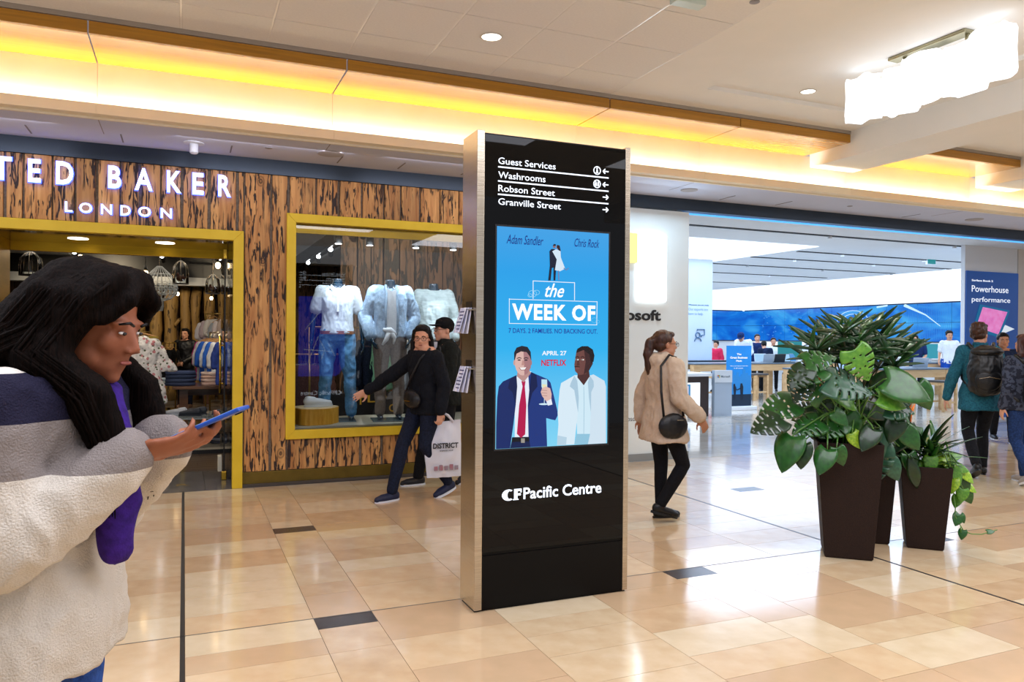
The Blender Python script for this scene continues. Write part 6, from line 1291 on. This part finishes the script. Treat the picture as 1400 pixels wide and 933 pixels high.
for a in ((110, 350, 120, 195, 'monstera', g_mid), (72, 412, 110, 200, 'monstera', g_dark), (140, 520, 120, 250, 'heart', g_mid), (195, 530, 80, 265, 'heart', g_dark), (272, 548, 85, 250, 'heart', g_mid), (333, 532, 62, 290, 'heart', g_mid), (447, 562, 130, 262, 'monstera', g_blue), (525, 580, 75, 300, 'heart', g_blue), (596, 590, 95, 285, 'oval', g_dark), (525, 332, 95, 345, 'heart', g_lt), (585, 285, 150, 340, 'heart', g_mid), (630, 320, 90, 300, 'heart', g_mid), (412, 207, 110, 300, 'monstera', g_lt), (265, 180, 100, 15, 'monstera', g_mid), (205, 232, 120, 200, 'monstera', g_mid), (180, 255, 90, 230, 'monstera', g_dark), (370, 272, 150, 350, 'monstera', g_blue), (215, 420, 100, 200, 'monstera', g_mid), (382, 420, 80, 300, 'heart', g_mid), (392, 475, 55, 300, 'heart', g_ch), (466, 365, 95, 330, 'heart', g_dark), (340, 395, 60, 320, 'heart', g_mid), (505, 500, 110, 290, 'oval', g_blue), (300, 330, 80, 250, 'monstera', g_dark), (330, 250, 80, 60, 'monstera', g_dark), (240, 390, 100, 30, 'monstera', g_mid), (300, 430, 90, 210, 'monstera', g_mid), (430, 470, 80, 240, 'heart', g_dark), (350, 330, 70, 160, 'heart', g_lt), (560, 400, 90, 320, 'heart', g_mid), (520, 440, 80, 250, 'heart', g_dark), (470, 300, 100, 30, 'monstera', g_dark), (250, 290, 90, 120, 'monstera', g_mid), (590, 470, 80, 310, 'heart', g_mid), (545, 360, 90, 0, 'monstera', g_blue), (220, 360, 90, 170, 'monstera', g_dark), (480, 250, 70, 60, 'heart', g_dark), (190, 300, 80, 240, 'monstera', g_dark)):
    placed(pA, a[4], a[5], a[0], a[1], a[2]*1.12, a[3])
for k in range(80):
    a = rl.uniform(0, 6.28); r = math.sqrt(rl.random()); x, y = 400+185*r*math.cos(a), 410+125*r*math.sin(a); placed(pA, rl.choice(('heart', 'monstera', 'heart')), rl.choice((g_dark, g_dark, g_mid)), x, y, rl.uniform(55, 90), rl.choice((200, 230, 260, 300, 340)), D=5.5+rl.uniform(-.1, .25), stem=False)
# rhapis palm: canes topped with fans of narrow leaflets
fans = [(300, 100), (345, 75), (395, 60), (440, 70), (485, 95), (520, 120), (540, 150), (250, 130), (290, 150), (340, 130), (390, 110), (440, 130), (490, 150), (530, 190), (410, 160), (350, 180), (470, 195), (225, 165), (370, 85), (455, 105), (315, 120), (500, 130), (265, 110), (365, 150), (435, 165)]
for (x, y) in fans:
    D = 5.45+rl.uniform(-.25, .3); c = at(*crop(x, y+22), D=D); r = V((4.40, 4.15, .78))+V((rl.uniform(-.12, .12), rl.uniform(-.12, .12), 0))
    MB().tube([r, r*.6+c*.4+V((0, 0, .04)), c], [.008, .007, .005], 6).build('cane', mat('cane', '#3a3a1c', '#54522a', rough=.6), pA, smooth=True)
    nf = 12
    for k in range(nf):
        az = rl.uniform(0, 360) if False else 360*k/nf+rl.uniform(-14, 14); el = rl.uniform(5, 55); d = V((math.cos(rad(az))*math.cos(rad(el)), math.sin(rad(az))*math.cos(rad(el)), math.sin(rad(el))))
        leaf_obj('strap', g_palm if k % 4 else g_mid, pA, c, d, V((0, 0, .6))+toCam*.8, rl.uniform(.19, .28), 'leaflet')
# orange bromeliad flowers
orange = mat('bromeliad_orange', '#e0481a', '#ef8a2e', rough=.4, scale=20)
def brom(parent, x, y, D, s):
    c = at(*crop(x, y), D=D)
    b = MB()
    for k in range(9):
        a = k*2.4; z = .12*s-.022*s*k; e_ = V((math.cos(a)*.045*s*(.4+k*.1), math.sin(a)*.045*s*(.4+k*.1), .05*s)); b.tube([c+V((0, 0, z-.05*s)), c+V((0, 0, z))+e_*.6, c+V((0, 0, z+.02*s))+e_], [.010*s, .012*s, .002], 6)
    b.tube([c+V((0, 0, -.25*s)), c+V((0, 0, .1*s))], .008, 6); b.build('flower_spike', orange, parent, smooth=True)
brom(pB, 575, 385, 5.75, 1.1); brom(pA, 262, 195, 5.5, .8); brom(pA, 270, 175, 5.55, .6)
# right pot: strap leaves, chartreuse tuft, variegated vine
cB = V((4.985, 3.955, .56))
for k in range(46):
    az = rl.uniform(0, 360); el = rl.uniform(10, 75); d = V((math.cos(rad(az))*math.cos(rad(el)), math.sin(rad(az))*math.cos(rad(el)), math.sin(rad(el)))); leaf_obj('strap', g_palm if k % 3 else g_mid, pB, cB+V((rl.uniform(-.05, .05), rl.uniform(-.05, .05), rl.uniform(0, .14)))+IR*.02, d, V((0, 0, 1)), rl.uniform(.26, .40), 'leaflet')
for k in range(18):
    c = at(*crop(632, 500), D=5.62); az = 20*k; d = V((math.cos(rad(az)), math.sin(rad(az)), rl.uniform(.1, .9))); leaf_obj('strap', g_ch, pB, c, d, V((0, 0, 1)), rl.uniform(.13, .2), 'leaflet')
rB = (4.985, 3.955, .58)
for a in ((680, 590, 60, 250), (700, 560, 70, 330), (735, 560, 60, 340), (765, 570, 60, 350), (790, 600, 60, 320), (720, 600, 60, 270), (750, 600, 70, 300), (730, 635, 55, 260), (775, 640, 60, 290), (800, 640, 50, 330), (790, 675, 55, 300), (765, 670, 50, 260), (745, 690, 45, 250), (680, 620, 50, 230), (650, 600, 55, 240), (700, 530, 60, 20), (740, 525, 55, 10), (620, 590, 80, 285), (590, 560, 80, 290), (655, 560, 60, 270)):
    placed(pB, 'heart', rl.choice((g_mid, g_ch, g_mid, g_lt)), a[0], a[1], a[2], a[3], D=5.5+rl.uniform(-.06, .12), root=rB, stem=a[0] > 700)
for x, y, s, an in ((750, 755, 46, 250), (768, 752, 34, 300), (765, 808, 36, 255), (868, 795, 26, 10)): placed(pB, 'heart', rl.choice((g_mid, g_ch)), x, y, s, an, D=5.45, root=rB, stem=False)
def vine(pts, r=.0035): MB().tube([at(*crop(*p), D=5.46) for p in pts], r, 6).build('vine', stem_m, pB, smooth=True)
vine([(720, 600), (735, 660), (742, 710), (740, 740), (760, 775), (772, 795), (800, 805), (835, 806), (862, 798), (890, 790)]); vine([(760, 775), (762, 800)])
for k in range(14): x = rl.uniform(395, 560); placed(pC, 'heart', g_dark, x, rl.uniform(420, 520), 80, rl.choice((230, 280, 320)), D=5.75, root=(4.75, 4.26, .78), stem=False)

# ================================================================== NEAR PASSER-BY WITH PHONE
swm = mat('colour_block_knit', '#ffffff', rough=.85, spec=.2, bump=.5, bscale=260); nt = swm.node_tree; bs = nt.nodes['Principled BSDF']
tc = nt.nodes.new('ShaderNodeTexCoord'); sp = nt.nodes.new('ShaderNodeSeparateXYZ'); nt.links.new(tc.outputs['Object'], sp.inputs[0]); mr = nt.nodes.new('ShaderNodeMapRange'); mr.inputs[1].default_value = .8; mr.inputs[2].default_value = 1.55
nt.links.new(sp.outputs['Z'], mr.inputs[0]); cr = nt.nodes.new('ShaderNodeValToRGB'); cr.color_ramp.interpolation = 'CONSTANT'; nt.links.new(mr.outputs[0], cr.inputs[0]); e = cr.color_ramp.elements; e[0].position = 0; e[0].color = (*hx('#cfc6b9'), 1); e[1].position = (1.235-.8)/.75; e[1].color = (*hx('#857c78'), 1)
for z, c in ((1.335, '#1c1a30'), (1.425, '#d6cdc2')): q = e.new((z-.8)/.75); q.color = (*hx(c), 1)
wv = nt.nodes.new('ShaderNodeTexWave'); wv.inputs['Scale'].default_value = 120; wv.bands_direction = 'Z'; wv.inputs['Distortion'].default_value = 2; nt.links.new(tc.outputs['Object'], wv.inputs['Vector']); mx = nt.nodes.new('ShaderNodeMixRGB'); mx.blend_type = 'MULTIPLY'; mx.inputs[0].default_value = .18; nt.links.new(cr.outputs[0], mx.inputs[1]); nt.links.new(wv.outputs['Color'], mx.inputs[2]); nt.links.new(mx.outputs[0], bs.inputs['Base Color'])
bp_ = at(40, 700, D=1.60)
pose = dict(neck=(0, .05, 1.40), head=(0, .13, 1.525), hpitch=-15, shL=(-.165, .03, 1.36), shR=(.165, .03, 1.36), elR=(.20, .07, 1.10), wrR=(.075, .245, 1.265), elL=(-.20, .07, 1.10), wrL=(-.055, .26, 1.275), kneeR=(.09, .10, .5), ankR=(.09, .12, .085), ankL=(-.09, -.12, .12), hyaw=-6)
pn, j, M = person('woman with long dark hair in colour-block sweater looking down at a blue phone', (bp_.x, bp_.y, 0), -21, dict(pose=pose, fem=True, skin=skin('skin_warm', '#8a5036', '#9a5e42'), top=dict(m=swm, g=.027, hem=.82, flare=.035, disp=.012, name='sweater', collar=False), bottom=dict(m=fabric('mid_blue_jeans', '#1c3a78', '#28509a'), g=.01, name='jeans'), shoes=dict(m=MATS['shoe_dark']), handR=dict(d=(-.25, .9, .12), pn=(-.55, .1, .8), curl=24, side=-1), handL=dict(d=(.2, .9, .10), pn=(.5, .1, .8), curl=26, side=1), seed=41, bvox=.0062), s=1.0, voxel=.0085)
b = MB()
def P(x, y, z): return j['head']+M @ V((x, y, z))
def e_(x, y, z, a, c, d): b.ell(P(x, y, z), (a, c, d), M, 18, 12)
e_(0, -.030, .046, .088, .102, .088); e_(0, .030, .086, .068, .054, .036); e_(0, -.07, .0, .080, .068, .10)
def strand_path(q, a, w_):
    top = [P(q*(.020+.05*w_), .055-.09*a, .125-.03*w_), P(q*(.085+.006*w_), .035-.10*a, .050), P(q*.094, .010-.11*a, -.03)]
    if a < .45: return top+[V((q*.112, .105-.12*a, 1.455)), V((q*.108, .190-.10*a, 1.385)), V((q*.098, .222-.06*a, 1.28)), V((q*.088, .215-.04*a, 1.16+.05*a))]
    return top+[V((q*.115, -.03-.08*(a-.45), 1.455)), V((q*.120, -.10-.04*a, 1.40)), V((q*.10, -.145, 1.32)), V((q*.085, -.15, 1.25))]
for q in (-1, 1):
    for a in (0, .2, .4, .5, .75, 1.0): b.chain(strand_path(q, a, .5), [.020, .026, .028, .030, .030, .026, .012])
b.chain([P(0, -.08, .02)]+[V(v) for v in ((0, -.05, 1.46), (0, -.11, 1.38), (0, -.135, 1.27))], [.080, .075, .06, .03])
b.chain([P(-.01, .06, .115), P(.045, .088, .070), P(.078, .060, .02)], [.018, .018, .014]); b.chain([P(-.01, .06, .115), P(-.050, .085, .070), P(-.078, .060, .02)], [.018, .018, .014])
b.blob('hair', mat('hair_near', '#050302', '#120906', rough=.7, spec=.06, scale=(220, 220, 10), bump=.4), pn, .0075, .004, 30, 4, 5)
b = MB(); rs_ = random.Random(9)
for k in range(150):
    q = rs_.choice((-1, 1)); a = rs_.uniform(-.05, 1.05); pth = strand_path(q, a, rs_.random()); jit = V((rs_.uniform(-.012, .012), rs_.uniform(-.012, .012), rs_.uniform(-.03, .03)))
    pts = [p+V((q*r, 0, 0))+jit*(i/6) for i, (p, r) in enumerate(zip(pth, (.012, .022, .026, .028, .028, .024, .012)))]
    fin = []
    for i in range(len(pts)-1):
        for u in (0, .5): fin.append(pts[i].lerp(pts[i+1], u))
    fin.append(pts[-1]); b.tube(fin, [.0035]*(len(fin)-1)+[.001], 5)
tag(b.build('hair_strands', MATS['hair_near'], pn, smooth=True, world=False), kind='stuff')
purple = fabric('purple_cloth', '#2c1460', '#3a1c7c'); b = MB(); b.chain([(0, .14, 1.38), (.02, .185, 1.28), (.04, .20, 1.16), (.05, .20, 1.06)], [.035, .035, .042, .030]); b.chain([(-.03, .13, 1.38), (-.05, .17, 1.25)], [.035, .03]); b.blob('purple_scarf', purple, pn, .010, .010, 10, 3, 2)
ph = thing('smartphone', 'blue-cased smartphone held in both hands of the near passer-by', 'phone', (0, 0, 0)); Rz = Matrix.Rotation(rad(-21-90), 3, 'Z'); base = V((bp_.x, bp_.y, 0))
c = base+Rz @ V((.012, .375, 1.318)); ph.location = c
A = Rz.to_4x4() @ Matrix.Rotation(rad(24), 4, 'X'); T_ = Matrix.Translation(c) @ A
MB().box(-.037, .037, -.078, .078, -.005, .004, T_).build('case', mat('case_blue', '#123a8c', '#1a4aa8', rough=.3), ph, bevel=.003); MB().box(-.034, .034, -.074, .074, .004, .0046, T_).build('phone_screen', glow('phone_scr', '#9fc4f0', .8), ph); MB().box(-.028, -.012, .050, .066, -.0075, -.005, T_).build('camera_bump', blk, ph)
